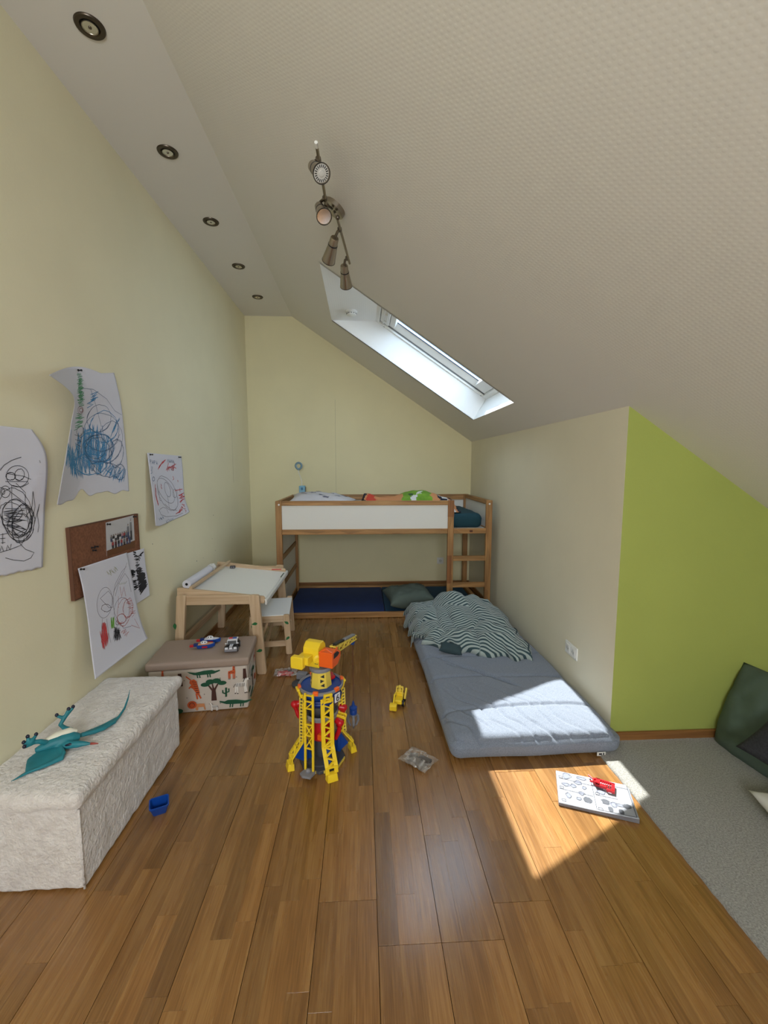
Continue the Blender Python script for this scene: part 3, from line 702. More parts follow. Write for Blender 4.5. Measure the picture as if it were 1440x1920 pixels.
# 3 small red drawing with writing
d3 = Sheet([(276, 849), (281, 890), (288, 945), (292, 990)], [(340, 855), (343, 885), (346, 930), (356, 961)], lambda a, t: .006+.05*max(0, 1-a/.5)**1.5*t+.02*max(0, a-.75)*t*t)
d3.build('child_drawing', 'small pinned sheet with red crayon marks and the word PAPA', bot=lambda a: -.05*max(0, 1-a/.12)-.03*max(0, (a-.9)/.1))
ln = [zig((296, 880), (306, 865), (300, 872), (312, 862), 16, 1), zig((312, 882), (328, 868), (313, 872), (326, 884), 14, 2), [(316, 868), (313, 880), (330, 870)], zig((313, 884), (330, 878), (315, 876), (326, 874), 8, 1), [(324, 893), (326, 898), (324, 900)], [(333, 900), (334, 904)], [(328, 920), (342, 917)], [(337, 915), (338, 922)], zig((336, 928), (338, 942), (345, 924), (344, 940), 14, 2), zig((331, 965), (340, 950), (335, 962), (345, 955), 16, 1.5), zig((341, 945), (349, 962), (345, 945), (351, 960), 8, 1), zig((301, 908), (303, 916), (302, 910), (304, 918), 6, 1), [(291, 908), (291, 925), (294, 938), (297, 948)], [(292, 915), (293, 930), (297, 946)]]
d3.strokes('red_scribble', M['crayon_red'], ln, .0048)
ln = [loop(314, 925, 16, 34, -.38, 1.3, jit=.03), loop(311, 920, 12, 26, -.5, 1.1), loop(314, 918, 5, 14, -.25, 1.2), [(297, 920), (300, 938), (302, 939)], loop(328, 925, 4, 8, 0, 1), [(300, 955), (306, 951), (312, 953), (316, 962)], [(298, 955), (302, 965), (312, 969), (332, 967), (343, 962)], [(309, 945), (320, 955), (332, 957)], [(314, 930), (318, 955)]]
d3.strokes('pencil_line', M['pencil'], ln, .0028)
# PAPA, then further small letters as on the sheet
def glyphs(txt, x, y, w, h, sk, slope):
    G = {'P': [[(0, 1), (0, 0), (.7, .05), (.75, .4), (0, .5)]], 'A': [[(0, 1), (.4, 0), (.85, 1)], [(.18, .62), (.66, .62)]], 'M': [[(0, 1), (.1, 0), (.42, .6), (.75, 0), (.85, 1)]], 'I': [[(.4, 0), (.4, 1)]], 'L': [[(.1, 0), (.1, 1), (.7, 1)], ], 'J': [[(.1, 0), (.8, 0), (.6, .9), (.1, .8)]], 'O': [[(.1, .1), (.7, .1), (.7, .9), (.1, .9), (.1, .1)]], '3': [[(0, 0), (.7, .2), (.2, .45), (.7, .7), (0, 1)]]}
    out = []
    for i, c in enumerate(txt):
        for g in G[c]: out.append([(x+i*w+p[0]*w*.8+sk*p[1]*h, y+i*slope+p[1]*h) for p in g])
    return out
ln = glyphs('PAPA', 281, 862, 3.8, 7, .1, .8)+glyphs('MAMA', 314, 861, 3.4, 6, 0, .5)+glyphs('J', 283, 876, 5, 4, 0, 0)+glyphs('3', 283, 882, 5, 6, 0, 0)+[loop(288, 898, 2, 4)]+[zig((311, 976), (325, 970), (312, 980), (326, 975), 10, .6), [(313, 980), (315, 986)], zig((298, 972), (306, 968), (299, 976), (308, 972), 8, .6)]
d3.strokes('writing', M['crayon_navy'], ln, .0032, .0018)

# cork board, group photograph, two hanging drawings
cb = thing('cork_board', 'brown cork pin board hung on the left wall', 'pin board', on_x(190, 1060, XL))
iv = Matrix.Translation(-V(cb.location)); y0, y1, z0, z1 = 2.005, 2.60, .865, 1.203
b = MB(); b.box2((XL, y0, z0), (XL+.016, y1, z1)); b.build('cork_panel', M['cork'], cb, bevel=.002, xf=iv)
b = MB(); b.box2((XL, y0-.001, z0-.0035), (XL+.0175, y1+.001, z0)); b.box2((XL, y0-.001, z1), (XL+.0175, y1+.001, z1+.0035)); b.box2((XL, y0-.0035, z0-.0035), (XL+.0175, y0, z1+.0035)); b.box2((XL, y1, z0-.0035), (XL+.0175, y1+.0035, z1+.0035))
b.build('edge_band', mat('board_edge', '#5f3b28', rough=.7), cb, xf=iv)
PX = XL+.0168
ph = thing('photograph', 'small photo print of a standing group pinned to the cork board', 'photo', on_x(225, 1035, PX))
iv = Matrix.Translation(-V(ph.location)); pc = [on_x(*p, PX) for p in ((200, 1043), (253, 1026), (250, 966), (198, 980))]
def pp(a, t): return pc[0].lerp(pc[1], a).lerp(pc[3].lerp(pc[2], a), t)
def flat(b, poly, lift):
    b.add([pp(*p)+V((lift, 0, 0)) for p in poly], [tuple(range(len(poly)))])
b = MB(); b.add([p for p in pc]+[p+V((.0008, 0, 0)) for p in pc], [(0, 3, 2, 1), (4, 5, 6, 7), (0, 1, 5, 4), (1, 2, 6, 5), (2, 3, 7, 6), (3, 0, 4, 7)]); pr = b.build('print', mat('photo_white_backdrop', '#c3c1c4', rough=.3), ph, xf=iv)
b = MB(); flat(b, [(0, 0), (1, 0), (1, .22), (0, .16)], .0012); b.build('photo_floor', mat('photo_brown_floor', '#6b4127', rough=.3), pr, xf=iv)
pm = [mat('photo_tone_%s' % n, c, rough=.3) for n, c in (('charcoal', '#26262e'), ('grey', '#77777c'), ('maroon', '#5c2530'), ('white', '#d9d6d8'), ('pink', '#b58a94'), ('blue', '#3d4a72'), ('skin', '#9a7766'), ('red', '#a0333c'))]
rp = random.Random(4)
pts = [(.16+.075*i, .38, .58) for i in range(8)]+[(.76, .32, .78), (.87, .26, .92)]+[(.2+.1*i, .17, .40) for i in range(7)]
for i, (x, zb, zt_) in enumerate(pts):
    b = MB(); wd = .036 if zt_ < .75 else .038; hh = zt_-zb
    b.cur = rp.choice((0, 1, 2, 3, 4, 5, 7)) if zt_ < .75 else 1
    flat(b, [(x-wd, zb+hh*.42), (x+wd, zb+hh*.42), (x+wd*.9, zt_-hh*.16), (x-wd*.9, zt_-hh*.16)], .0018+.0003*(i > 9))
    b.cur = rp.choice((0, 0, 5, 3)); flat(b, [(x-wd*.8, zb), (x-wd*.1, zb), (x-wd*.05, zb+hh*.44), (x-wd*.9, zb+hh*.44)], .0018+.0003*(i > 9)); flat(b, [(x+wd*.1, zb), (x+wd*.8, zb), (x+wd*.9, zb+hh*.44), (x+wd*.05, zb+hh*.44)], .0018+.0003*(i > 9))
    b.cur = 6; flat(b, [(x+.014*math.cos(k*PI/4), zt_-hh*.07+.028*math.sin(k*PI/4)) for k in range(8)], .002+.0003*(i > 9))
    b.cur = 0; flat(b, [(x+.016*math.cos(k*PI/4), zt_-hh*.02+.018*max(0, math.sin(k*PI/4))) for k in range(5)], .0022+.0003*(i > 9))
    b.build('photo_figure', pm, pr, xf=iv)
d4 = Sheet([(146, 1066), (155, 1105), (164, 1160), (170, 1215), (178, 1274)], [(238, 1036), (249, 1090), (258, 1140), (266, 1170), (277, 1197)], lambda a, t: .026+.05*t*t+.03*max(0, 1-a/.3)*max(0, t-.7))
d4.build('child_drawing', 'large hanging sheet with red, green and black crayon figures below the cork board', bot=lambda a: .0)
ln = [loop(196, 1130, 14, 29, .1, 1, ph=.6), loop(199, 1140, 9, 7, 0, 2, jit=.12), [(188, 1122), (203, 1108), (211, 1118), (212, 1138), (205, 1140), (188, 1122)], [(213, 1110), (222, 1090), (233, 1070), (238, 1055)], [(211, 1125), (216, 1095), (228, 1072), (237, 1062)], [(216, 1118), (222, 1095), (234, 1075), (241, 1085), (246, 1110)], [(213, 1120), (212, 1135), (215, 1150), (222, 1165), (232, 1178), (246, 1174)], loop(228, 1145, 14, 25, .1, 1.2), [(192, 1160), (191, 1180), (197, 1218)], [(200, 1160), (203, 1185), (208, 1205)]]
d4.strokes('pencil_line', M['pencil'], ln, .002)
ln = [zig((192, 1166), (198, 1168), (190, 1206), (202, 1204), 24, 2.5), zig((189, 1186), (201, 1186), (193, 1216), (200, 1210), 22, 2.5)]
d4.strokes('red_scribble', M['crayon_red'], ln, .0032)
ln = [loop(240, 1140, 9, 18, .1, 2.4, jit=.12), loop(228, 1160, 8, 9, 0, 2, jit=.1), loop(232, 1148, 12, 26, .1, 1.4, jit=.06), zig((236, 1125), (245, 1158), (248, 1128), (252, 1150), 16, 3), zig((226, 1185), (236, 1194), (232, 1178), (243, 1186), 12, 1.5), [(225, 1100), (228, 1120), (232, 1100), (236, 1118)], [(222, 1118), (222, 1140)], [(246, 1172), (262, 1178), (252, 1160)], zig((220, 1166), (232, 1170), (222, 1172), (234, 1164), 12, 2)]
d4.strokes('thin_red_scribble', mat('thin_red_pencil', '#c06a68', rough=.8), ln, .0018, .0018)
d4.strokes('green_scribble', M['crayon_lime'], [zig((207, 1158), (214, 1157), (208, 1179), (215, 1177), 20, 1)], .003)
d4.strokes('black_scribble', M['ink'], [loop(220, 1168, 3, 4, 0, 2), zig((217, 1176), (222, 1176), (212, 1200), (228, 1198), 22, 2.5), zig((218, 1180), (224, 1182), (216, 1202), (222, 1200), 16, 2), [(213, 1184), (226, 1182)]], .0022)
d4.strokes('olive_scribble', M['crayon_olive'], [zig((200, 1072), (215, 1062), (204, 1080), (220, 1070), 14, 2), zig((222, 1093), (238, 1090), (224, 1098), (236, 1094), 12, 1)], .002)
d5 = Sheet([(237, 1038), (243, 1080), (249, 1120), (250, 1136)], [(270, 1028), (273, 1060), (278, 1090), (281, 1116)], lambda a, t: .0195+.008*max(0, a-.5)*t)
d5.build('child_drawing', 'narrow sheet with dense black ink scribble overlapping the cork board')
ln = [zig((250, 1034), (256, 1075), (256, 1034), (264, 1070), 26, 2), zig((256, 1068), (262, 1110), (266, 1066), (274, 1100), 60, 2), zig((258, 1080), (264, 1114), (270, 1074), (275, 1096), 50, 2), zig((245, 1070), (246, 1082), (252, 1068), (253, 1080), 16, 2), zig((262, 1050), (268, 1034), (258, 1042), (266, 1040), 10, 2), zig((248, 1090), (250, 1106), (258, 1088), (258, 1104), 14, 2)]
d5.strokes('black_scribble', M['ink'], ln, .0075)

pin(d2.P(.42, .03, .004), 'black push pin holding the curled blue crayon drawing')
pin(d3.P(.08, .04, .003), 'left black push pin of the small red drawing'); pin(d3.P(.92, .05, .003), 'right black push pin of the small red drawing')
pin(on_x(201, 983, PX+.002), 'black push pin at the left corner of the group photo'); pin(on_x(250, 969, PX+.002), 'black push pin at the right corner of the group photo')
pin(d4.P(.05, .03, .004), 'black push pin at the top left of the large hanging sheet')
pin(on_x(172, 1027, PX), 'upper left spare push pin on the bare cork'); pin(on_x(178, 1025, PX), 'upper right spare push pin on the bare cork'); pin(on_x(174, 1032, PX), 'lowest spare push pin on the bare cork')

# ------------------------------------------------------------------ loft bed
BX, BY, BL, BWD, BH = -.8313, 4.0734, 2.09, .99, 1.16
bed = thing('loft_bed', 'low pine loft bed with white panels and a ladder against the back wall', 'bed', (BX, BY, 0))
PW, PD = .058, .04      # post face width / depth
LX = 1.655              # ladder post
def part(nm, a, c, mt, parent=bed, bev=.004): b = MB(); b.box2(a, c); return b.build(nm, mt, parent, bevel=bev)
for x in (0, BL-PW):
    for y in (0, BWD-PD): part('post', (x, y, 0), (x+PW, y+PD, BH), M['pine_z'])
part('ladder_post', (LX, 0, 0), (LX+PW, PD, BH), M['pine_z'])
part('ladder_stave', (LX-.001, -.001, .34), (LX+.04, PD-.01, .62), M['pine_d'], bev=.001)
part('ladder_stave', (LX-.001, -.001, 1.0), (LX+PW+.001, PD-.01, BH+.0005), M['pine_d'], bev=.001)
part('top_rail', (PW, .004, 1.115), (LX, PD-.004, BH-.001), M['pine_x'])
part('bed_rail', (PW, .003, .835), (LX, PD-.003, .885), M['pine_x']); part('bed_rail', (LX+PW, .003, .835), (BL-PW, PD-.003, .885), M['pine_x'])
part('floor_rail', (PW, .003, .004), (BL-PW, PD-.003, .056), M['pine_x'])
part('side_panel', (PW, .014, .885), (LX, .024, 1.115), M['panel'], bev=.001)
for z in (.32, .588): part('rung', (LX+PW, .002, z-.024), (BL-PW, PD-.002, z+.024), M['pine_x'])
yb = BWD-PD
part('top_rail', (PW, yb+.004, 1.095), (BL-PW, BWD-.004, BH-.001), M['pine_x']); part('bed_rail', (PW, yb+.003, .835), (BL-PW, BWD-.003, .885), M['pine_x'])
part('floor_rail', (PW, yb+.003, .004), (BL-PW, BWD-.003, .06), M['pine_x']); part('side_panel', (PW, yb+.02, .885), (BL-PW, yb+.03, 1.095), M['panel'], bev=.001)
for x in (.006, BL-PW+.012):
    x2 = x+.036
    for z, h in ((1.1375, .045), (.86, .05), (.588, .05), (.32, .05), (.03, .052)):
        if x > 1 and .2 < z < .7: continue
        part('end_rail', (x, PD, z-h/2), (x2, BWD-PD, z+h/2), M['pine_y'])
    for z0, z1 in ((.885, 1.115), (.613, .835), (.345, .563), (.056, .295)):
        if x > 1 and z0 < .8: continue
        part('end_panel', (x+.013, PD, z0), (x+.023, BWD-PD, z1), M['panel'], bev=.001)
part('mattress_base', (PW, PD, .868), (BL-PW, BWD-PD, .883), M['panel'], bev=0)
for x in (1.87,): part('wood_knot', (x, -.0008, .848), (x+.03, .004, .870), mat('knot_brown_%d' % int(x*100), '#5b3018', rough=.6), bev=.004)
b = MB(); b.lathe([(.009, 0), (.009, .0035), (.006, .004)], 14, M=Tm((.035, -.0003, 1.125), frame_from((0, -1, 0)))); b.build('screw_cap', M['plastic_white'], bed)
b = MB(); b.lathe([(.009, 0), (.009, .0035), (.006, .004)], 14, M=Tm((BL-.03, -.0003, 1.125), frame_from((0, -1, 0)))); b.build('screw_cap', M['plastic_white'], bed)

# upper mattress with jersey sheet
def dsp(p, n): return n*(.006*fbm(p, 5, 1)+.003*math.sin(p.z*90)*abs(n.x+0)*.8)
b = MB(); b.rbox((.965, .44, .07), .05, .05, dsp)
o = b.build('bed_mattress', M['teal_sheet'], smooth=True); o.location = (BX+BL/2, BY+BWD/2, .884+.072); tag(o, 'mattress in a dark teal fitted sheet on the loft bed', 'mattress')
UT = .884+.142+.004
def pillow(w_, h_, t_, n=26, p=2.6, seed=1, wr=.006, conc=.10, flatb=0):
    b = MB()
    def side(sg):
        def fn(a, c):
            u, v = 2*a-1, 2*c-1
            x = w_/2*u*(1-conc*(1-v*v)*abs(u)**3); y = h_/2*v*(1-conc*(1-u*u)*abs(v)**3)
            z = t_/2*(max(0, 1-abs(u)**p)*max(0, 1-abs(v)**p))**.55
            z *= 1+.25*fbm((u, v, sg), 1.6, seed)
            if sg < 0: z *= (1-flatb)
            e = max(0, 1-abs(u)**8)*max(0, 1-abs(v)**8)
            z = sg*(z+wr*fbm((u*1.2, v*1.2, sg*3), 4, seed+5)*e)
            return V((x, y, z))
        return fn
    b.grid(n, n, side(1)); k = len(b.v); b.grid(n, n, side(-1))
    for i in range(n*n, 2*n*n): b.f[i].reverse()
    return b
def weld(o):
    q = o.modifiers.new('weld', 'WELD'); q.merge_threshold = .0006
    o.modifiers.move(len(o.modifiers)-1, 0); return o
# white pillow with grey motifs at the head end
pw = thing('bed_pillow', 'white pillow with small grey motifs at the head of the loft bed', 'pillow', (BX+.42, BY+.42, UT+.05), .03)
b = pillow(.70, .46, .15, 30, seed=4); o = weld(b.build('pillow_case', M['pillow_print'], pw, smooth=True)); o.rotation_euler = (math.radians(6), math.radians(5), 0); o.location = (0, 0, .045)
gm = mat('grey_print', '#6f6f80', rough=.9); rp = random.Random(8)
pillow_case = o
for (u, v) in ((-.55, -.2), (-.3, .25), (-.05, -.25), (.2, .2), (.45, -.3), (.62, .3), (-.65, .5), (-.2, .62), (.3, .6), (.1, -.6)):
    k = 30; i = int((u+1)/2*k); j = int((v+1)/2*k); P0 = b.v[j*(k+1)+i]; q = MB(); a0 = rp.uniform(-.6, .6); pts = []
    for (x, y) in ((-.035, 0), (-.01, .012), (.02, .010), (.036, .02), (.03, 0), (.03, -.012), (.0, -.006), (-.02, -.012)):
        X, Y = P0.x+x*math.cos(a0)-y*math.sin(a0), P0.y+x*math.sin(a0)+y*math.cos(a0)
        ii = (X/.70+.5)*k; jj = (Y/.46+.5)*k; i0 = max(0, min(k-1, int(ii))); j0 = max(0, min(k-1, int(jj))); fi, fj = ii-i0, jj-j0
        z = (b.v[j0*(k+1)+i0].z*(1-fi)+b.v[j0*(k+1)+i0+1].z*fi)*(1-fj)+(b.v[(j0+1)*(k+1)+i0].z*(1-fi)+b.v[(j0+1)*(k+1)+i0+1].z*fi)*fj
        pts.append(V((X, Y, z+.004)))
    q.add(pts, [tuple(range(len(pts)))]); q.build('printed_motif', gm, pillow_case)
# crumpled duvet with a colourful print
def duvet_h(x, y):
    h = .09+.045*fbm((x*2.4, y*3, 0), 1.3, 11)
    h += .118*math.exp(-((x-1.42)/.2)**2-((y-.36)/.3)**2)+.055*math.exp(-((x-.86)/.12)**2-((y-.4)/.3)**2)+.035*math.exp(-((x-1.12)/.2)**2-((y-.45)/.3)**2)
    return h
dm = [mat('duvet_orange', '#c98a5c', rough=.9), mat('duvet_green', '#7fa832', rough=.9, c2='#5f8a28', vscale=12), mat('duvet_navy', '#1a1d30', rough=.9), mat('duvet_red', '#c2412e', rough=.9), mat('duvet_white', '#d4d2d0', rough=.9), mat('duvet_dark_green', '#2f5427', rough=.9)]
b = MB(); nu, nv = 130, 56
def df(a, c):
    x = .79+.91*a+.05*math.sin(c*7)*(a > .9); y = .08+.78*c
    e = min(1, min(a, 1-a)*16)*min(1, min(c, 1-c)*9)
    x += .10*max(0, a-.86)/.14*max(0, 1-c*2.2)
    return V((x, y, max(.006, duvet_h(x, y)*e)+(.0 if e > .01 else 0)))
b.grid(nu, nv, df)
for fi, f in enumerate(b.f):
    p = sum((b.v[i] for i in f), V((0, 0, 0)))/4; nn = fbm(p, 9, 2)*.04
    x = p.x+nn; y = p.y+nn; m_ = 0
    if x < .87: m_ = 2
    elif x < 1.0: m_ = 3 if abs(x-.925) < .04 else 0
    elif 1.24 < x < 1.52: m_ = 1
    if 1.24 < x < 1.52 and ((abs(x-1.34) < .02 and abs(y-.2) < .06) or (abs(x-1.40) < .02 and abs(y-.26) < .07)): m_ = 4
    if 1.30 < x < 1.34 and abs(y-.3) < .05: m_ = 5
    if x > 1.58: m_ = (2, 4, 0, 2)[int((y+1.5*x)*14) % 4]
    b.mi[fi] = m_
o = b.build('duvet', dm, smooth=True); o.location = (BX, BY, UT+.0); q = o.modifiers.new('thick', 'SOLIDIFY'); q.thickness = .006; q.offset = 1
tag(o, 'crumpled orange, green and navy printed duvet on the loft bed', 'duvet')
# duvet corner pouring over the rail beside the ladder post
# clip lamp
cl = thing('clip_lamp', 'small light blue ring clip lamp at the bed head by the back wall', 'lamp', (BX+.128, BY+BWD-.06, BH))
b = MB(); b.box2((-.035, -.03, .0), (.035, .03, .105)); b.build('clamp', mat('light_blue_plastic', '#7fb2cc', rough=.4), cl, bevel=.008)
b = MB(); b.box2((.036, -.012, .035), (.042, .012, .09)); b.build('clamp_lever', M['darksteel'], cl, bevel=.002)
b = MB(); b.box2((-.012, -.036, .055), (.012, -.03, .085)); b.build('switch', mat('mid_blue_plastic', '#3c7aa0', rough=.4), cl, bevel=.003)
b = MB(); pts = []
for i in range(15):
    f = i/14; pts.append((-.005-.03*f+.008*math.sin(f*5), 0, .10+.19*f))
b.tube(pts, .004, 8); b.build('gooseneck', M['plastic_white'], cl, smooth=True)
b = MB(); N = 40; R0 = .033; c0 = V((-.037, 0, .335)); pts = []
vs = []; fs = []
for i in range(N):
    a = 2*PI*i/N; rr_ = R0*(1+.18*max(0, -math.sin(a))**6)
    for k in range(8):
        t = 2*PI*k/8; vs.append(c0+V(((rr_+.012*math.cos(t))*math.cos(a), .007*math.sin(t), (rr_+.012*math.cos(t))*math.sin(a))))
for i in range(N):
    for k in range(8): fs.append((i*8+k, i*8+(k+1) % 8, ((i+1) % N)*8+(k+1) % 8, ((i+1) % N)*8+k))
b.add(vs, fs); b.build('lamp_ring', mat('blue_grey_plastic', '#7390a0', rough=.4), cl, smooth=True)

# blue play mats under the bed
for (x0, x1, mt, lb) in ((PW+.01, 1.045, 'navy', 'navy blue foam mat under the loft bed, on the left half'), (1.05, BL-PW-.01, 'petrol', 'petrol blue foam mat under the loft bed, by the ladder')):
    b = MB(); b.rbox(((x1-x0)/2, (BWD-2*PD-.012)/2, .021), .012, .08, lambda p, n: n*.002*fbm(p, 6, 3))
    o = b.build('foam_mat', M[mt], smooth=True); o.location = (BX+(x0+x1)/2, BY+BWD/2, .0225); tag(o, lb, 'mat', 'foam mats under the bed')

# power socket behind the bed and the double socket on the right wall
def sock(name, label, loc, yaw, n):
    t = thing(name, label, 'power socket', loc, yaw)
    b = MB(); b.box2((-.0405-.0355*(n-1), -.011, -.0405), (.0405+.0355*(n-1), 0, .0405)); b.build('frame_plate', M['plastic_white'], t, bevel=.004)
    for k in range(n):
        x = (k-(n-1)/2)*.071; 
        b = MB(); b.box2((x-.0275, -.0145, -.0275), (x+.0275, -.011, .0275)); bo = b.build('socket_insert', M['plastic_white'], t, bevel=.002)
        b = MB(); b.lathe([(.0205, .0), (.0205, .0012), (.0190, .0012), (.0185, -.0)], 28, M=Tm((x, -.0145, 0), frame_from((0, -1, 0))), cap=False); b.build('socket_rim', M['plastic_white'], bo, smooth='auto')
        b = MB(); b.lathe([(.019, .0), (.019, .0004)], 24, M=Tm((x, -.0146, 0), frame_from((0, -1, 0)))); b.build('socket_well', mat('socket_grey', '#cfcfcb', rough=.5), bo)
        for s in (-1, 1):
            b = MB(); b.lathe([(.0024, 0), (.0024, .0006)], 10, M=Tm((x+s*.0095, -.0152, 0), frame_from((0, -1, 0)))); b.build('contact_hole', M['hole'], bo)
    return t
sock('power_socket', 'double white power socket on the cream wall above the mattress', (XR-.0005, 2.56, .318), -PI/2, 2)
sock('power_socket', 'single white power socket on the wall under the loft bed', (.966, YB-.0005, .312), 0, 1)

# ------------------------------------------------------------------ floor mattress, cushion, blanket
MW, ML, MT = .90, 1.97, .13
def mdisp(p, n):
    if n.z < .2: 
        return n*(.006*fbm(p, 3, 4))+V((0, 0, 0))
    x, y = p.x, p.y+ML/2         # y from the near end
    d = .010*fbm(p, 2.0, 6)
    for ys in (.26, .62, .95, 1.3, 1.65):
        yy = ys+.02*math.sin(x*4+ys*5); d -= .013*math.exp(-((y-yy)/.012)**2)
    # creases fanning from the near right corner
    e = max(0, 1-y/.62)
    ph = (x*.80+y*.50)*38+1.8*fbm((x, y, 0), 4, 9)
    mk = max(0, min(1, .55+1.3*fbm((x*1.4, y*1.4, 3), 2.2, 12)))
    d -= .012*min(1, e*1.5)*math.exp(-(math.sin(ph)/.32)**2)*mk
    d += .004*min(1, e*1.5)*math.exp(-(math.sin(ph+.45)/.3)**2)*mk
    # diagonal crease on the left
    t = (y-1.02)+(x+.42)*1.05
    if -.4 < x < .12: d -= .02*math.exp(-(t/.018)**2)*min(1, (x+.40)/.05)*max(0, min(1, (.12-x)/.1))
    t2 = (y-.84)+(x+.30)*.9
    if -.30 < x < .05: d -= .012*math.exp(-(t2/.014)**2)
    d -= .030*max(0, abs(x)/(MW/2)-.55)**2*2.2
    d -= .02*max(0, 1-y/.25)**2
    return n*d
b = MB(); b.rbox((MW/2, ML/2, MT/2), .052, .0075, mdisp)
fm = thing('floor_mattress', 'grey fabric mattress lying on the parquet by the right wall', 'mattress', (.866, 1.985+ML/2, MT/2+.004), math.radians(1.2))
b.build('cover', M['greymat'], fm, smooth=True)
b = MB(); b.box((.33, -ML/2-.0005, -.052), (.045, .002, .02)); b.build('care_label', M['plastic_white'], fm)
b = MB(); b.box((.325, -ML/2-.002, -.052), (.016, .001, .009)); b.box((.342, -ML/2-.002, -.052), (.006, .001, .012)); b.build('label_print', M['ink'], fm)

gc = thing('small_cushion', 'grey-green cushion lying on the blue mat beside the striped blanket', 'cushion', (.47, 4.27, .158), math.radians(12))
b = pillow(.50, .36, .20, 26, seed=9, conc=.14, wr=.008); o = weld(b.build('cushion_cover', M['greycush'], gc, smooth=True)); o.rotation_euler = (math.radians(9), 0, 0)

# striped blanket in a heap: folds from a warped cell pattern, stripes run across each fold its own way
rb = random.Random(12)
seeds = [(V((rb.uniform(0, 1), rb.uniform(0, 1), 0)), rb.uniform(-.45, .4), rb.uniform(0, 1)) for _ in range(12)]
quadp = [V((.43, 3.10, 0)), V((1.20, 2.78, 0)), V((1.24, 3.93, 0)), V((.40, 3.97, 0))]
st_vals = []
def bl(a, c):
    wob = .035*fbm((a*3, c*3, 1), 1.5, 3)
    p = quadp[0].lerp(quadp[1], a).lerp(quadp[3].lerp(quadp[2], a), c)
    ed = min(min(a, 1-a), min(c, 1-c)); edge = 1-min(1, ed*10)
    p = p+V((wob+.03*edge*math.sin(c*23+a*11), wob*.8+.03*edge*math.sin(a*27+1), 0))
    q = V((a*1.15, c, 0)); q = q+V((.035*fbm((a*3, c*3, 7), 1, 1), .035*fbm((a*3, c*3, 9), 1, 2), 0))
    ds = sorted(((q-V((s.x*1.15, s.y, 0))).length, i) for i, (s, _, _) in enumerate(seeds))
    f1, i1 = ds[0]; f2, _ = ds[1]; ang = seeds[i1][1]; dd = f2-f1
    prof = min(1, ed*9)**.6
    bul = .055*exp1(dd)
    crown = .155*math.exp(-((a-.52)/.34)**2-((c-.66)/.33)**2)+.05*math.exp(-((a-.7)/.2)**2-((c-.25)/.2)**2)
    dirx, diry = math.cos(ang), math.sin(ang)
    al = (q.x*-diry+q.y*dirx)
    fold = .011*math.sin(34*(q.x*math.sin(ang+.5)+q.y*math.cos(ang+.5))+4*fbm((a, c, 0), 3, 5))
    z = MT+.004+.012+prof*(.03+crown+bul+fold*min(1, dd*8)+.012*fbm((a*4, c*4, 2), 1.5, 8))
    if ed < .001: z = MT-.004
    if p.x < .46 and c > .2: z -= max(0, .46-p.x)*1.2
    st_vals.append((al*46+seeds[i1][2]+z*1.5))
    return V((p.x, p.y, max(.03, z)))
def exp1(d): return 1-math.exp(-d*9)
b = MB(); b.grid(170, 190, bl)
o = b.build('striped_blanket', [M['stripe']], smooth=True); a = o.data.attributes.new('stripe', 'FLOAT', 'POINT'); a.data.foreach_set('value', st_vals)
tag(o, 'crumpled grey and dark teal striped blanket heaped on the floor mattress', 'blanket')
q = o.modifiers.new('thick', 'SOLIDIFY'); q.thickness = .005; q.offset = 1

lf = pillow(.17, .10, .06, 16, seed=2, wr=.006); bl_ = o
q = weld(lf.build('lining_fold', M['lining'], bl_, smooth=True)); q.location = (.64, 2.975, MT+.030); q.rotation_euler = (.25, .1, -.3)
pts = []
for i in range(24):
    f = i/23; a_, c_ = .985, .02+.42*f; v_ = b.v[int(c_*190)*171+int(a_*170)]; pts.append(v_+V((.004, 0, .006)))
q = MB(); q.tube(pts, .005, 8); q.build('hem_piping', M['lining'], bl_, smooth=True)

# ------------------------------------------------------------------ cushions on the carpet
def put_pillow(name, label, mt, w_, h_, t_, center, ex, ey, seed, wr=.008, conc=.1, cover='cushion_cover'):
    t = thing(name, label, 'cushion', center); ex = V(ex).normalized(); ey = V(ey); ey = (ey-ex*ey.dot(ex)).normalized(); ez = ex.cross(ey)
    b = pillow(w_, h_, t_, 30, seed=seed, wr=wr, conc=conc); o = weld(b.build(cover, mt, t, smooth=True))
    o.rotation_euler = Matrix((ex, ey, ez)).transposed().to_euler(); return t
put_pillow('floor_cushion', 'large dark green cushion leaning beside the lime wall', M['cush_green'], .56, .47, .21, (2.02, 1.83, .208), (-.13, 1, .0), (.33, 0, .95), 3, conc=-.02)
put_pillow('floor_cushion', 'charcoal knitted cushion lying against the big green cushion', M['knit'], .42, .42, .13, (1.945, 1.60, .288), (-.35, 1, .25), (.62, .1, .62), 5)
put_pillow('floor_cushion', 'white cushion on the carpet in front of the green cushion', M['cush_white'], .44, .40, .12, (1.80, 1.375, .074), (.3, 1, .02), (-1, .3, .02), 7)

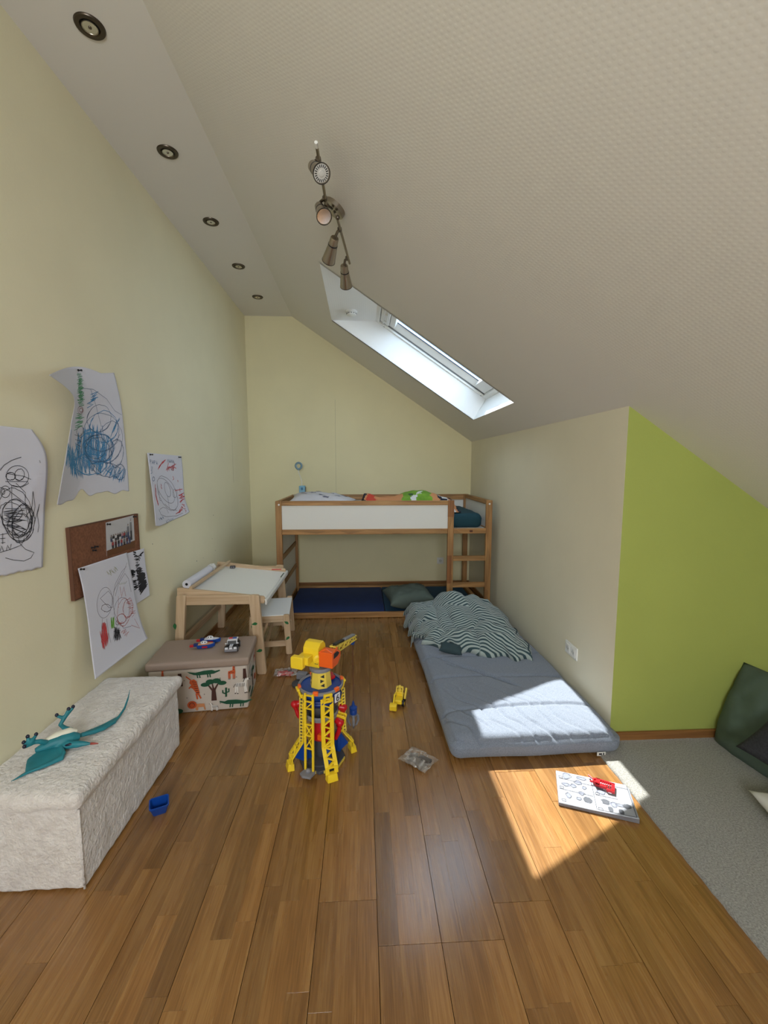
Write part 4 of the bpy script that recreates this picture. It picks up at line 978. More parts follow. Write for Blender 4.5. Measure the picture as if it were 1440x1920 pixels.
# ------------------------------------------------------------------ drawing table and stool
tb = thing('drawing_table', 'pale pine children\'s drawing table with a tilted white top', 'table', (-1.02, 3.44, 0))
iv = Matrix.Translation(-V(tb.location))
TY0, TY1 = 2.98, 3.90
def leafs(parent, spots, nm='leaf_sticker'):
    for (p, ang, sc) in spots:
        b = MB(); poly = [(-.022, -.004), (-.012, .004), (-.002, .011), (.010, .010), (.020, .003), (.014, -.006), (.004, -.010), (-.008, -.008)]
        ca, sa = math.cos(ang), math.sin(ang)
        b.prism([((x*ca-y*sa)*sc, (x*sa+y*ca)*sc) for x, y in poly], p, (1, 0, 0), (0, 0, 1), -.0, .003)
        b.build(nm, M['leaf'], parent, xf=iv)
def leg(parent, x0, x1, xb0, xb1, zt, y, th, mt='birch_z'):
    b = MB(); v = []
    n = 6; prof = []
    # rounded upper and lower ends
    def ring(yy):
        pts = []
        for k in range(n+1):
            a = PI-PI*k/n; cx = (x0+x1)/2; w = (x1-x0)/2; pts.append((cx+w*math.copysign(abs(math.cos(a))**.6, math.cos(a)), zt-.018+.018*math.sin(a)**.6 if math.sin(a) > 0 else zt-.018))
        for k in range(n+1):
            a = -PI*k/n; cx = (xb0+xb1)/2; w = (xb1-xb0)/2; pts.append((cx+w*math.copysign(abs(math.cos(a))**.5, math.cos(a)), .010+.010*-abs(math.sin(a))**.6))
        return pts
    b.prism(ring(0), (0, y, 0), (1, 0, 0), (0, 0, 1), -th/2, th/2)
    return b.build('leg', M[mt], parent, bevel=.003, xf=iv)
for y in (TY0, TY1):
    leg(tb, -1.305, -1.243, -1.350, -1.288, .592, y, .032); leg(tb, -.808, -.735, -.765, -.702, .585, y, .032)
    yy = y+(.018 if y == TY0 else -.018)
    b = MB(); b.box2((-1.262, yy-.010, .512), (-.80, yy+.010, .580)); b.build('apron', M['birch_x'], tb, bevel=.003, xf=iv)
    # tilted side board of the top
    yy = y+(.042 if y == TY0 else -.042); b = MB()
    b.prism([(-1.318, .566), (-.718, .508), (-.708, .515), (-.706, .548), (-.716, .561), (-1.31, .632), (-1.318, .628)], (0, yy, 0), (1, 0, 0), (0, 0, 1), -.011, .011); b.build('side_board', M['birch_x'], tb, bevel=.003, xf=iv)
b = MB(); b.prism([(-1.25, .578), (-.71, .520), (-.71, .532), (-1.25, .590)], (0, (TY0+TY1)/2, 0), (1, 0, 0), (0, 0, 1), -(TY1-TY0)/2+.053, (TY1-TY0)/2-.053); b.build('top', M['top_white'], tb, xf=iv)
b = MB(); b.prism([(-.7045, .500), (-.692, .500), (-.690, .530), (-.699, .545), (-.709, .536), (-.7045, .531)], (0, (TY0+TY1)/2, 0), (1, 0, 0), (0, 0, 1), -(TY1-TY0)/2+.03, (TY1-TY0)/2-.03); b.build('front_lip', M['plastic_white'], tb, bevel=.002, xf=iv)
b = MB(); b.bar((-1.222, TY0+.032, .629), (-1.212, TY1-.032, .629), .022, .02); b.build('paper_bar', M['birch_y'], tb, bevel=.003, xf=iv)
b = MB(); b.bar((-1.318, TY0+.02, .22), (-1.318, TY1-.02, .22), .02, .05); b.build('stretcher', M['birch_y'], tb, bevel=.003, xf=iv)
b = MB(); b.bar((-1.308, TY0+.055, .588), (-1.308, TY1-.055, .588), .012, .05); b.build('back_board', M['birch_y'], tb, bevel=.003, xf=iv)
b = MB(); b.bar((-.706, 3.62, .543), (-.706, 3.76, .543), .010, .004); b.build('groove_strip', mat('dark_green_grey', '#6e776a', rough=.6), tb, xf=iv)
b = MB(); b.box2((-.83, 3.842, .5525), (-.745, 3.8465, .560)); b.build('red_smear', M['crayon_red'], tb, xf=iv)
leafs(tb, [((-1.322, 2.962, .37), 1.5, 1.1), ((-.770, 2.962, .378), 0, 1.0), ((-.742, 2.962, .180), .1, 1.05)])
pr = thing('paper_roll', 'white drawing paper roll lying on the table by the wall', 'paper roll', (-1.263, 3.27, .648))
b = MB(); n = 28
for (r, nm, mt) in ((.030, 'paper', 'paper'),):
    q = MB(); q.lathe([(.010, -.225), (.030, -.225), (.030, .225), (.010, .225), (.010, -.225)], 32, M=Tm((0, 0, 0), frame_from((0, 1, 0))), cap=False); q.build(nm, M[mt], pr, smooth='auto')
q = MB(); q.lathe([(.0098, -.2245), (.0098, .2245)], 20, M=Tm((0, 0, 0), frame_from((0, 1, 0)))); q.build('roll_core', M['hole'], pr, smooth='auto')
cp = MB(); cp.ell((0, 0, 0), (.034, .034, .03), 18, 12)
cp.v = [p*(1+.35*ns(p, 60, 2)) for p in cp.v]; o = cp.build('crumpled_paper', M['cush_white']); o.location = (-1.268, 3.575, .648); tag(o, 'crumpled white tissue at the end of the paper roll', 'tissue')
ps = thing('pencil_sharpener', 'small dark grey sharpener in the corner of the table top', 'sharpener', (-1.165, 3.80, .583))
b = MB(); b.box2((-.022, -.012, 0), (.022, .012, .022)); b.build('body', M['gd'], ps, bevel=.003)
for x in (-.009, .011):
    b = MB(); b.lathe([(.006, 0), (.006, .001)], 12, M=Tm((x, -.0122, .011), frame_from((0, -1, 0)))); b.build('sharpening_hole', M['g'], ps)

st = thing('childrens_stool', 'small pale pine stool with a white seat beside the drawing table', 'stool', (-.765, 3.53, 0), math.radians(6.5))
iv = Matrix.Identity(4)
sw, sd2 = .148, .245
for y in (-sd2, sd2):
    leg(st, -sw-.004, -sw+.044, -sw-.020, -sw+.026, .325, y, .028); leg(st, sw-.044, sw+.004, sw-.026, sw+.020, .325, y, .028)
    yy = y+(.016 if y < 0 else -.016); b = MB(); b.box2((-sw+.03, yy-.009, .262), (sw-.03, yy+.009, .312)); b.build('apron', M['birch_x'], st, bevel=.003)
b = MB(); b.box2((-sw+.006, -sd2+.016, .300), (sw+.002, sd2-.016, .316)); b.build('seat', M['top_white'], st, bevel=.004)
b = MB(); b.box2((-sw-.006, -sd2+.012, .285), (-sw+.006, sd2-.012, .318)); b.build('seat_edge', M['birch_y'], st, bevel=.003)
b = MB(); b.box2((-sw+.01, -sd2+.014-.008, .062), (sw-.01, -sd2+.014+.010, .105)); b.build('stretcher', M['birch_x'], st, bevel=.003)
b = MB(); b.box2((-sw+.01, sd2-.024, .062), (sw-.01, sd2-.006, .105)); b.build('stretcher', M['birch_x'], st, bevel=.003)
b = MB(); b.bar((-.03, -sd2+.03, .085), (-.03, sd2-.03, .085), .02, .03); b.build('cross_rail', M['birch_y'], st, bevel=.003)
b = MB(); b.bar((-.075, -sd2+.03, .095), (-.02, -sd2+.034, .262), .018, .022, (0, 1, 0)); b.build('brace', M['birch_z'], st, bevel=.002)
b = MB(); b.lathe([(.005, 0), (.005, .003)], 10, M=Tm((-.07, -sd2+.005, .088), frame_from((0, -1, 0)))); b.build('screw', M['steel'], st)
leafs(st, [((-sw+.018, -sd2-.0145, .245), 1.4, .9), ((sw-.018, -sd2-.0145, .262), -.7, .95), ((sw-.012, -sd2-.0145, .135), .6, .95)])

# ------------------------------------------------------------------ printed storage box
sbx = thing('storage_box', 'beige fabric storage box printed with safari animals under a taupe lid', 'storage box', (-1.013, 2.673, 0), math.radians(6))
b = MB(); b.rbox((.283, .170, .137), .012, .04, lambda p, n: n*(.004*fbm(p, 4, 2)), (0, 0, .138)); b.build('body', M['box_print'], sbx, smooth=True)
b = MB(); b.rbox((.297, .181, .026), .016, .04, lambda p, n: V((0, 0, .006*(1-(p.x/.3)**2)*(1-(p.y/.18)**2)))*max(0, n.z), (0, 0, .302)); b.build('lid', M['box_lid'], sbx, smooth=True)
pcol = [mat('print_'+k, c, rough=.85) for k, c in (('dark_green', '#1d5138'), ('brown', '#4a2a22'), ('orange', '#c9582b'), ('ink', '#26201f'), ('white', '#e6e0da'), ('tan', '#cc8a5c'), ('grey', '#8f8680'))]
DG, BR, OR, IK, WH, TN, GR = range(7)
def el(cx, cy, rx, ry, n=12, rot=0): return [(cx+rx*math.cos(2*PI*k/n)*math.cos(rot)-ry*math.sin(2*PI*k/n)*math.sin(rot), cy+rx*math.cos(2*PI*k/n)*math.sin(rot)+ry*math.sin(2*PI*k/n)*math.cos(rot)) for k in range(n)]
def rc(x0, y0, x1, y1): return [(x0, y0), (x1, y0), (x1, y1), (x0, y1)]
def sk(x0, y0, x1, y1, w): # thick line
    d = math.hypot(x1-x0, y1-y0); nx, ny = -(y1-y0)/d*w/2, (x1-x0)/d*w/2
    return [(x0+nx, y0+ny), (x0-nx, y0-ny), (x1-nx, y1-ny), (x1+nx, y1+ny)]
croc = [(DG, [(-.1, .02), (-.085, .008), (-.06, -.004), (-.03, -.008), (.03, -.006), (.06, -.004), (.1, .012), (.098, .02), (.07, .014), (.05, .022), (.0, .020), (-.05, .010), (-.085, .016)])]+[(DG, sk(x, -.002, x+.003, -.026, .007)) for x in (-.04, -.026, .022, .036)]
giraffe = [(OR, [(-.02, .0), (-.018, .018), (.008, .024), (.012, .06), (.006, .066), (.022, .072), (.026, .064), (.022, .058), (.026, .010), (.024, .0)])]+[(OR, sk(x, .004, x, -.03, .006)) for x in (-.016, -.008, .012, .021)]+[(BR, el(x, y, .0035, .0035, 6)) for x, y in ((-.01, .01), (.0, .014), (.012, .01), (.016, .03), (.02, .045))]+[(IK, rc(x-.003, -.034, x+.003, -.030)) for x in (-.016, -.008, .012, .021)]
tree = [(BR, [(-.016, -.075), (.016, -.075), (.010, -.01), (.030, .03), (.022, .032), (.003, .002), (-.004, .032), (-.010, .03), (-.006, .0), (-.028, .028), (-.034, .024), (-.012, -.012)])]+[(DG, el(cx, cy, rx, ry, 14)) for cx, cy, rx, ry in ((-.048, .030, .026, .013), (-.018, .046, .026, .016), (.018, .050, .026, .016), (.050, .034, .026, .013))]
tiger = [(OR, [(-.02, .04), (.004, .05), (.018, .036), (.026, .0), (.034, -.04), (.022, -.052), (.008, -.03), (-.004, -.01), (-.018, .0), (-.012, .014), (-.022, .026)]), (OR, sk(-.012, .044, -.040, .070, .007)), (OR, sk(.026, -.045, .040, -.075, .009)), (OR, sk(.014, -.04, .020, -.078, .009)), (OR, sk(-.010, .01, -.026, -.006, .008))]+[(IK, sk(-.006+.004*k, .036-.014*k, .016+.003*k, .03-.013*k, .003)) for k in range(6)]
zebra = [(WH, [(-.035, -.004), (-.033, .02), (.012, .024), (.028, .052), (.048, .050), (.050, .040), (.034, .034), (.030, .0)]), (WH, sk(-.03, .0, -.034, -.04, .008)), (WH, sk(-.022, .0, -.020, -.042, .008)), (WH, sk(.02, .0, .024, -.04, .008)), (WH, sk(.027, .0, .034, -.038, .008))]+[(IK, sk(-.03+.01*k, .020, -.028+.009*k, -.002, .003)) for k in range(6)]+[(IK, sk(.014, .026, .026, .054, .004)), (IK, sk(.048, .05, .052, .041, .006)), (IK, sk(-.034, .016, -.044, -.004, .003)), (IK, rc(-.038, -.045, -.030, -.040)), (IK, rc(-.024, -.047, -.016, -.042)), (IK, rc(.020, -.045, .028, -.040)), (IK, rc(.030, -.043, .038, -.038))]
lion = [(TN, [(-.005, -.02), (.0, .01), (.045, .008), (.052, -.03), (.044, -.03), (.040, -.012), (.012, -.012), (.010, -.03), (.0, -.03)]), (OR, el(-.022, .005, .026, .024, 14)), (BR, el(-.022, .005, .016, .015, 12)), (OR, el(-.022, .004, .013, .012, 12)), (IK, el(-.027, .008, .002, .002, 6)), (IK, el(-.017, .008, .002, .002, 6))]
cactus = [(DG, sk(0, -.03, .002, .035, .012)), (DG, sk(-.02, .0, .0, -.008, .008)), (DG, sk(-.02, .02, -.02, -.002, .008)), (DG, sk(.02, .028, .02, .006, .008)), (DG, sk(.0, .002, .022, .006, .008))]
trunk = [(BR, [(-.013, -.05), (.016, -.05), (.010, .03), (-.010, .03)])]
bush = [(DG, el(0, 0, .03, .016, 14))]
paw = [(GR, el(0, 0, .004, .004, 8))]
def prints(o0, ex, items, sgn=1):
    o0 = V(o0); ex = V(ex); ez = V((0, 0, 1)); nn = ex.cross(ez)
    for (name, art, x, z, sc, flip) in items:
        b = MB()
        for i, (c, poly) in enumerate(art):
            b.cur = c; P = [(x+p[0]*sc*flip, z+p[1]*sc) for p in poly]
            if flip < 0: P.reverse()
            b.add([o0+ex*p[0]+ez*p[1]+nn*(.0052+.0003*i) for p in P], [tuple(range(len(P)))])
        b.build(name, pcol, sbx)
F0 = (0, -.170, 0)
prints(F0, (1, 0, 0), [('crocodile_print', croc, .032, .245, .95, 1), ('giraffe_print', giraffe, .19, .232, .95, 1), ('tree_print', tree, .085, .145, 1.0, 1), ('tiger_print', tiger, -.03, .165, 1.0, 1), ('zebra_print', zebra, .245, .150, 1.0, 1), ('lion_print', lion, -.02, .048, 1.05, 1), ('crocodile_print', croc, .215, .045, 1.0, -1), ('cactus_print', cactus, .155, .115, .9, 1), ('trunk_print', trunk, -.105, .226, 1.0, 1), ('trunk_print', trunk, .268, .236, .8, 1), ('giraffe_print', giraffe, -.215, .222, .9, 1), ('zebra_print', zebra, -.16, .13, .95, 1), ('bush_print', bush, -.125, .02, 1, 1), ('crocodile_print', croc, -.275+.10, .06, .01, 1), ('zebra_print', zebra, .085, .028, .55, -1), ('cactus_print', cactus, -.262, .10, .8, 1), ('bush_print', bush, -.245, .226, 1.0, 1)]+[('paw_print', paw, x, z, 1, 1) for x, z in ((.125, .21), (.03, .115), (.22, .21), (.12, .05), (-.07, .10), (-.08, .21))])
prints((.283, 0, 0), (0, 1, 0), [('zebra_print', zebra, -.09, .20, .9, 1), ('tree_print', tree, .0, .13, .9, 1), ('giraffe_print', giraffe, .09, .21, .9, 1), ('crocodile_print', croc, -.05, .04, .8, 1), ('lion_print', lion, .10, .08, .9, 1), ('bush_print', bush, -.12, .10, 1, 1)])

# toys on the lid
LT = .335
def boat(label, loc, rz, deck):
    t = thing('toy_boat', label, 'toy', loc, rz, 'small toy boats on the storage box')
    b = MB(); prof = [(-.055, .020), (-.04, .023), (.0, .024), (.03, .019), (.052, .008), (.058, 0)]
    out = prof+[(x, -y) for x, y in reversed(prof[:-1])]
    lo = [(x*.92, y*.75) for x, y in out]; n = len(out)
    b.add([(x, y, .003) for x, y in lo]+[(x, y, .026) for x, y in out], [tuple(range(n-1, -1, -1)), tuple(range(n, 2*n))]+[(i, (i+1) % n, n+(i+1) % n, n+i) for i in range(n)])
    b.v = [V((p.x, p.y, p.z+.006*max(0, p.x/.058)**2)) for p in b.v]
    # outline listed clockwise: flip
    for f in b.f: f.reverse()
    b.build('hull', M['b'], t, bevel=.002)
    b = MB(); b.prism([(x*.84, y*.78) for x, y in reversed(out)], (0, 0, 0), (1, 0, 0), (0, 1, 0), .026, .031); b.build('deck', deck, t, bevel=.0015)
    b = MB(); b.ell((-.012, 0, .036), (.022, .014, .012), 12, 8); b.build('cabin', M['w'] if deck is not M['w'] else M['w'], t, smooth=True)
    for x, y in ((-.018, -.009), (-.004, -.010)):
        b = MB(); b.ell((x, y, .041), (.0045, .004, .004), 8, 6); b.build('window_dot', M['dark'], t)
    b = MB(); b.box2((-.074, -.010, .014), (-.050, .010, .034)); mo = b.build('motor', M['bd'], t, bevel=.003)
    b = MB(); b.box2((-.098, -.008, .012), (-.074, .008, .026)); b.build('tail_fin', M['r'], mo, bevel=.003)
    b = MB(); b.box2((-.020, -.0255, .010), (.012, -.0235, .020)); b.build('side_decal', M['r'], t)
    return t
boat('blue toy boat with a tan deck, nearer the front of the storage box lid', (-1.005, 2.672, LT-.001), math.radians(8), M['skin'])
boat('blue and white toy boat at the back of the storage box lid', (-.995, 2.752, LT-.001), math.radians(4), M['w'])
car = thing('toy_police_car', 'white and black toy police car on the storage box lid', 'toy', (-.833, 2.655, LT-.004), math.radians(277))
b = MB(); b.box2((-.058, -.036, .016), (.062, .036, .040)); b.build('chassis', M['dark'], car, bevel=.007)
b = MB(); b.prism([(-.05, .036), (.022, .036), (.012, .064), (-.042, .064)], (0, 0, 0), (1, 0, 0), (0, 0, 1), -.031, .031); cab = b.build('cabin', M['w'], car, bevel=.005)
b = MB(); b.prism([(.0235, .039), (.0245, .039), (.0155, .060), (.0145, .060)], (0, 0, 0), (1, 0, 0), (0, 0, 1), -.026, .026); b.build('windscreen', M['dark'], cab)
for s in (-1, 1):
    b = MB(); b.prism([(-.04, .042), (.012, .042), (.006, .059), (-.036, .059)], (0, s*.0312, 0), (1, 0, 0), (0, 0, 1), -.0006, .0006); b.build('side_window', M['dark'], cab)
    b = MB(); b.ell((.024, s*.036, .046), (.004, .006, .004), 8, 6); b.build('mirror', M['w'], cab)
b = MB(); b.box2((.024, -.010, .0395), (.060, .010, .0425)); b.build('hood_stripe', M['w'], car, bevel=.001)
b = MB(); b.box2((.036, -.0025, .0424), (.044, .0025, .0432)); b.build('hood_badge', M['b'], car)
for s, mt in ((-1, 'r'), (1, 'b')):
    b = MB(); b.box2((-.022, min(0, s*.024), .064), (-.008, max(0, s*.024), .070)); b.build('beacon', M[mt], cab, bevel=.002)
b = MB(); b.box2((.058, -.038, .010), (.068, .038, .028)); bu = b.build('bumper', M['g'], car, bevel=.003)
for y in (-.026, 0, .026):
    b = MB(); b.box2((.062, y-.009, .026), (.0695, y+.009, .038)); b.build('front_light', M['w'], bu, bevel=.002)
for x in (-.036, .042):
    for s in (-1, 1):
        b = MB(); b.lathe([(.006, .0), (.018, .0), (.019, .003), (.019, .011), (.018, .014), (.006, .014)], 20, M=Tm((x, s*.026, .019), frame_from((0, s, 0)))); wv = b.build('wheel', M['dark'], car, smooth='auto')
        b = MB(); b.lathe([(.010, .0145), (.008, .016)], 14, M=Tm((x, s*.026, .019), frame_from((0, s, 0)))); b.build('hub', M['g'], wv)

# ------------------------------------------------------------------ plush storage chest
ch = thing('storage_chest', 'cream plush storage bench with a padded lid along the left wall', 'storage bench', (-1.163, 1.80, 0))
def fd(p, n):
    return n*(.004*fbm(p, 7, 2)+.003*fbm(p, 25, 5))+V((0, 0, 0))
def fd_body(p, n):
    d = .004*fbm(p, 6, 2)+.003*fbm(p, 25, 5)
    if abs(n.y) > .7: d -= .006*math.exp(-((p.x+.075)/.006)**2); d -= .006*math.exp(-(((p.x+.02)-(.16-p.z)*.42)/.01)**2)*(p.z > -.1)
    return n*d
b = MB(); b.rbox((.180, .397, .164), .018, .012, fd_body, (0, 0, .167)); b.build('body', M['fur'], ch, smooth=True)
b = MB(); b.rbox((.200, .424, .032), .027, .014, lambda p, n: fd(p, n)+V((0, 0, .010*(1-(p.x/.2)**2)*(1-(p.y/.42)**4)))*max(0, n.z), (0, 0, .352)); b.build('lid', M['fur'], ch, smooth=True)
for sx in (-1, 1):
    b = MB(); b.tube([(sx*.178, -.396, .008), (sx*.178, -.396, .31)], .004, 8); b.build('corner_seam', M['fur'], ch, smooth=True)

# flying reptile toy lying on its back
CT = .394
pt = thing('pterosaur_toy', 'teal rubber pterosaur toy lying on its back on the plush bench', 'toy', (-1.185, 1.63, CT))
iv = Matrix.Translation(-V(pt.location))
def W(x, y, z): return V((x, y, CT+z))
b = MB()
b.tube([W(-1.245, 1.575, .02), W(-1.215, 1.595, .026), W(-1.18, 1.625, .028), W(-1.15, 1.645, .026), W(-1.13, 1.655, .020)], [.010, .020, .025, .022, .012], 14)
b.tube([W(-1.165, 1.615, .016), W(-1.135, 1.61, .018), W(-1.11, 1.612, .018), W(-1.085, 1.616, .016), W(-1.06, 1.618, .014)], [.016, .014, .013, .008, .003], 12)
b.tube([W(-1.19, 1.60, .014), W(-1.16, 1.602, .016), W(-1.13, 1.606, .016)], [.010, .012, .010], 10)
b.build('body', M['teal_toy'], pt, remesh=.0035, xf=iv)
b = MB(); b.tube([W(-1.225, 1.60, .040), W(-1.195, 1.625, .046), W(-1.165, 1.65, .046), W(-1.145, 1.662, .038)], [.010, .017, .017, .009], 12); b.build('belly', M['white_toy'], pt, remesh=.0035, xf=iv)
b = MB(); b.tube([W(-1.068, 1.6175, .0145), W(-1.055, 1.618, .014), W(-1.040, 1.619, .013)], [.0046, .004, .0018], 8); b.build('beak_tip', M['redtip'], pt, smooth=True, xf=iv)
b = MB(); b.tube([W(-1.155, 1.598, .02), W(-1.135, 1.602, .024), W(-1.118, 1.606, .022)], [.004, .006, .003], 8); b.build('eye_patch', M['claw'], pt, smooth=True, xf=iv)
def wing(pts_top, rib):
    b = MB(); n = len(pts_top)
    b.add([W(*p) for p in pts_top]+[W(p[0], p[1], p[2]+.007) for p in pts_top], [tuple(range(n-1, -1, -1)), tuple(range(n, 2*n))]+[(i, (i+1) % n, n+(i+1) % n, n+i) for i in range(n)])
    b.tube([W(*p) for p in rib[0]], rib[1], 8)
    return b.build('wing', M['teal_toy'], pt, remesh=.003, xf=iv)
wing([(-1.20, 1.585, .016), (-1.165, 1.60, .014), (-1.135, 1.568, .008), (-1.128, 1.548, .004), (-1.155, 1.515, .002), (-1.195, 1.478, .002), (-1.218, 1.438, .004), (-1.210, 1.478, .002), (-1.232, 1.512, .006), (-1.244, 1.534, .010), (-1.238, 1.565, .014)],
     ([(-1.165, 1.595, .02), (-1.135, 1.565, .014), (-1.128, 1.545, .010), (-1.16, 1.508, .008), (-1.197, 1.472, .008), (-1.222, 1.430, .008)], [.008, .008, .010, .007, .005, .002]))
wing([(-1.155, 1.66, .018), (-1.135, 1.655, .016), (-1.10, 1.688, .008), (-1.075, 1.715, .004), (-1.055, 1.765, .004), (-1.062, 1.80, .006), (-1.075, 1.80, .006), (-1.10, 1.745, .008), (-1.13, 1.70, .012)],
     ([(-1.14, 1.662, .02), (-1.10, 1.695, .014), (-1.078, 1.722, .012), (-1.066, 1.76, .010), (-1.062, 1.80, .012), (-1.064, 1.85, .022), (-1.075, 1.90, .038), (-1.092, 1.955, .06)], [.008, .009, .009, .008, .006, .005, .004, .0015]))
def toyleg(path, toes):
    b = MB(); b.tube([W(*p) for p in path], [.011, .009, .008, .008, .009][:len(path)], 10)
    e = path[-1]
    for t in toes: b.tube([W(*e), W(*t)], [.007, .006], 8)
    lg = b.build('leg', M['teal_toy'], pt, remesh=.003, xf=iv)
    for t in toes:
        q = MB(); q.ell(W(*t)+V((0, 0, .003)), (.0065, .0065, .0075), 10, 8); q.build('claw', M['claw'], lg, smooth=True, xf=iv)
toyleg([(-1.215, 1.592, .04), (-1.225, 1.575, .058), (-1.238, 1.565, .062), (-1.242, 1.548, .064)], [(-1.236, 1.575, .084), (-1.252, 1.556, .088), (-1.255, 1.54, .076), (-1.246, 1.53, .066)])
toyleg([(-1.165, 1.66, .045), (-1.185, 1.652, .06), (-1.196, 1.645, .08), (-1.186, 1.655, .10)], [(-1.205, 1.643, .118), (-1.176, 1.668, .128), (-1.166, 1.68, .130)])

# small blue tub on the parquet
tub = thing('toy_tub', 'small blue plastic tub lying near the plush bench', 'toy', (-.885, 1.745, 0), math.radians(24))
b = MB()
def rr4(w_, h_, r): 
    out = []
    for cx, cy, a0 in ((w_-r, h_-r, 0), (-w_+r, h_-r, 90), (-w_+r, -h_+r, 180), (w_-r, -h_+r, 270)):
        for k in range(5): a = math.radians(a0+22.5*k); out.append((cx+r*math.cos(a), cy+r*math.sin(a)))
    return out
R_ = [(rr4(.026, .017, .008), .002), (rr4(.036, .026, .010), .05), (rr4(.038, .028, .010), .052), (rr4(.038, .028, .010), .058), (rr4(.034, .024, .009), .058), (rr4(.033, .022, .008), .05), (rr4(.024, .015, .006), .010)]
n = 20; vs = [(x, y, z) for ring, z in R_ for x, y in ring]
b.add(vs, [tuple(range(n-1, -1, -1)), tuple(range(6*n, 7*n))]+[(i*n+k, i*n+(k+1) % n, (i+1)*n+(k+1) % n, (i+1)*n+k) for i in range(6) for k in range(n)])
o = b.build('tub', M['b'], tub, smooth='auto'); o.rotation_euler = (math.radians(14), 0, 0)

# ------------------------------------------------------------------ toy crane tower
tw = thing('toy_crane_tower', 'yellow and blue toy crane tower standing on the parquet', 'toy', (-.215, 2.05, 0))
A0 = math.radians(22)
def pol(r, a, z): return V((r*math.cos(a), r*math.sin(a), z))
def oct_(r, a0=A0, n=8): return [(r*math.cos(a0+2*PI*k/n+PI/n), r*math.sin(a0+2*PI*k/n+PI/n)) for k in range(n)]
b = MB(); b.prism(oct_(.118), (0, 0, 0), (1, 0, 0), (0, 1, 0), 0, .018); base = b.build('base', M['gd'], tw, bevel=.003)
b = MB(); b.lathe([(.088, .018), (.088, .026), (.080, .028)], 36); b.build('base_deck', M['gd'], base, smooth='auto')
for k, a in enumerate((A0+math.radians(-45), A0+math.radians(-112))):
    for j in range(7):
        q = MB(); t = (j-3)*.0105; er = pol(1, a, 0); et = V((-er.y, er.x, 0)); p = er*.1105+et*t+V((0, 0, .010))
        q.box(p, (.003, .0055, .014), rotz(a)); q.build('hazard_stripe', M['y2'], base)
def truss_leg(a, steps, wide=.022):
    er = pol(1, a, 0); et = V((-er.y, er.x, 0))
    P = [(.162, .030), (.158, .062), (.104, .135), (.098, .375)]
    def pt(r, z, t): return er*r+et*t+V((0, 0, z))
    b = MB()
    for s in (-1, 1):
        for (r0, z0), (r1, z1) in zip(P[:-1], P[1:]): b.bar(pt(r0, z0, s*wide), pt(r1, z1, s*wide), .006, .020, et)
    n = 0
    for (r0, z0), (r1, z1), k in ((P[1], P[2], 4), (P[2], P[3], steps)):
        for i in range(k):
            f0, f1 = i/k, (i+1)/k
            s = 1 if n % 2 == 0 else -1; n += 1
            b.bar(pt(r0+(r1-r0)*f0, z0+(z1-z0)*f0, -s*wide), pt(r0+(r1-r0)*f1, z0+(z1-z0)*f1, s*wide), .006, .012, er)
    for (r, z) in (P[1], P[2], P[3]): b.bar(pt(r, z, -wide), pt(r, z, wide), .008, .016, er)
    lg = b.build('leg', M['y'], tw, bevel=.0012)
    b = MB(); o = [(-.030, -.018), (.030, -.018), (.026, .016), (-.026, .016)]
    v0 = [pt(.166+y, 0, x) for x, y in o]; v1 = [pt(.163+y*.8, .034, x*.86) for x, y in o]
    b.add(v0+v1, [(3, 2, 1, 0), (4, 5, 6, 7)]+[(i, (i+1) % 4, 4+(i+1) % 4, 4+i) for i in range(4)]); b.build('foot', M['y'], lg, bevel=.002)
    b = MB(); b.prism([(.052, .02), (.095, .02), (.140, .052), (.100, .118), (.090, .128), (.075, .128), (.062, .06)], (0, 0, 0), er, (0, 0, 1), -.008, .008); b.build('leg_brace', M['b'], lg, bevel=.002)
    b = MB(); b.bar(pt(.085, .02, 0), pt(.088, .13, 0), .034, .02, er); b.build('leg_column', M['b'], lg, bevel=.003)
    b = MB()
    for s in (-1, 1): b.bar(pt(.104, .36, s*.016), pt(.118, .405, s*.016), .010, .012, et)
    b.bar(pt(.118, .402, -.02), pt(.118, .402, .02), .010, .014, er); b.bar(pt(.104, .362, -.02), pt(.104, .362, .02), .010, .014, er); b.build('top_hook', M['y'], lg, bevel=.002)
for k, st_ in enumerate((9, 9, 9, 9)): truss_leg(A0+k*PI/2, st_)
# slanted-bar side panels on two legs, facing the room
for a, t_ in ((A0+PI, .026), (A0, -.026)):
    er = pol(1, a, 0); et = V((-er.y, er.x, 0)); b = MB()
    def rr_(z): return .104-.006*(z-.135)/.24
    for dr in (-.016, .016): b.bar(er*(rr_(.135)+dr)+et*t_+V((0, 0, .135)), er*(rr_(.37)+dr)+et*t_+V((0, 0, .37)), .005, .007, et)
    for i in range(13):
        z = .145+.0165*i; b.bar(er*(rr_(z)-.016)+et*t_+V((0, 0, z-.004)), er*(rr_(z)+.016)+et*t_+V((0, 0, z+.010)), .006, .007, er)
    b.build('striped_side', M['y2'], tw, bevel=.0008)
    b = MB(); b.prism([(rr_(.14)-.014, .14), (rr_(.14)+.014, .14), (rr_(.365)+.014, .365), (rr_(.365)-.014, .365)], et*(t_*.8), er, V((0, 0, 1)), -.0008, .0008); b.build('side_backing', M['gd'], tw)
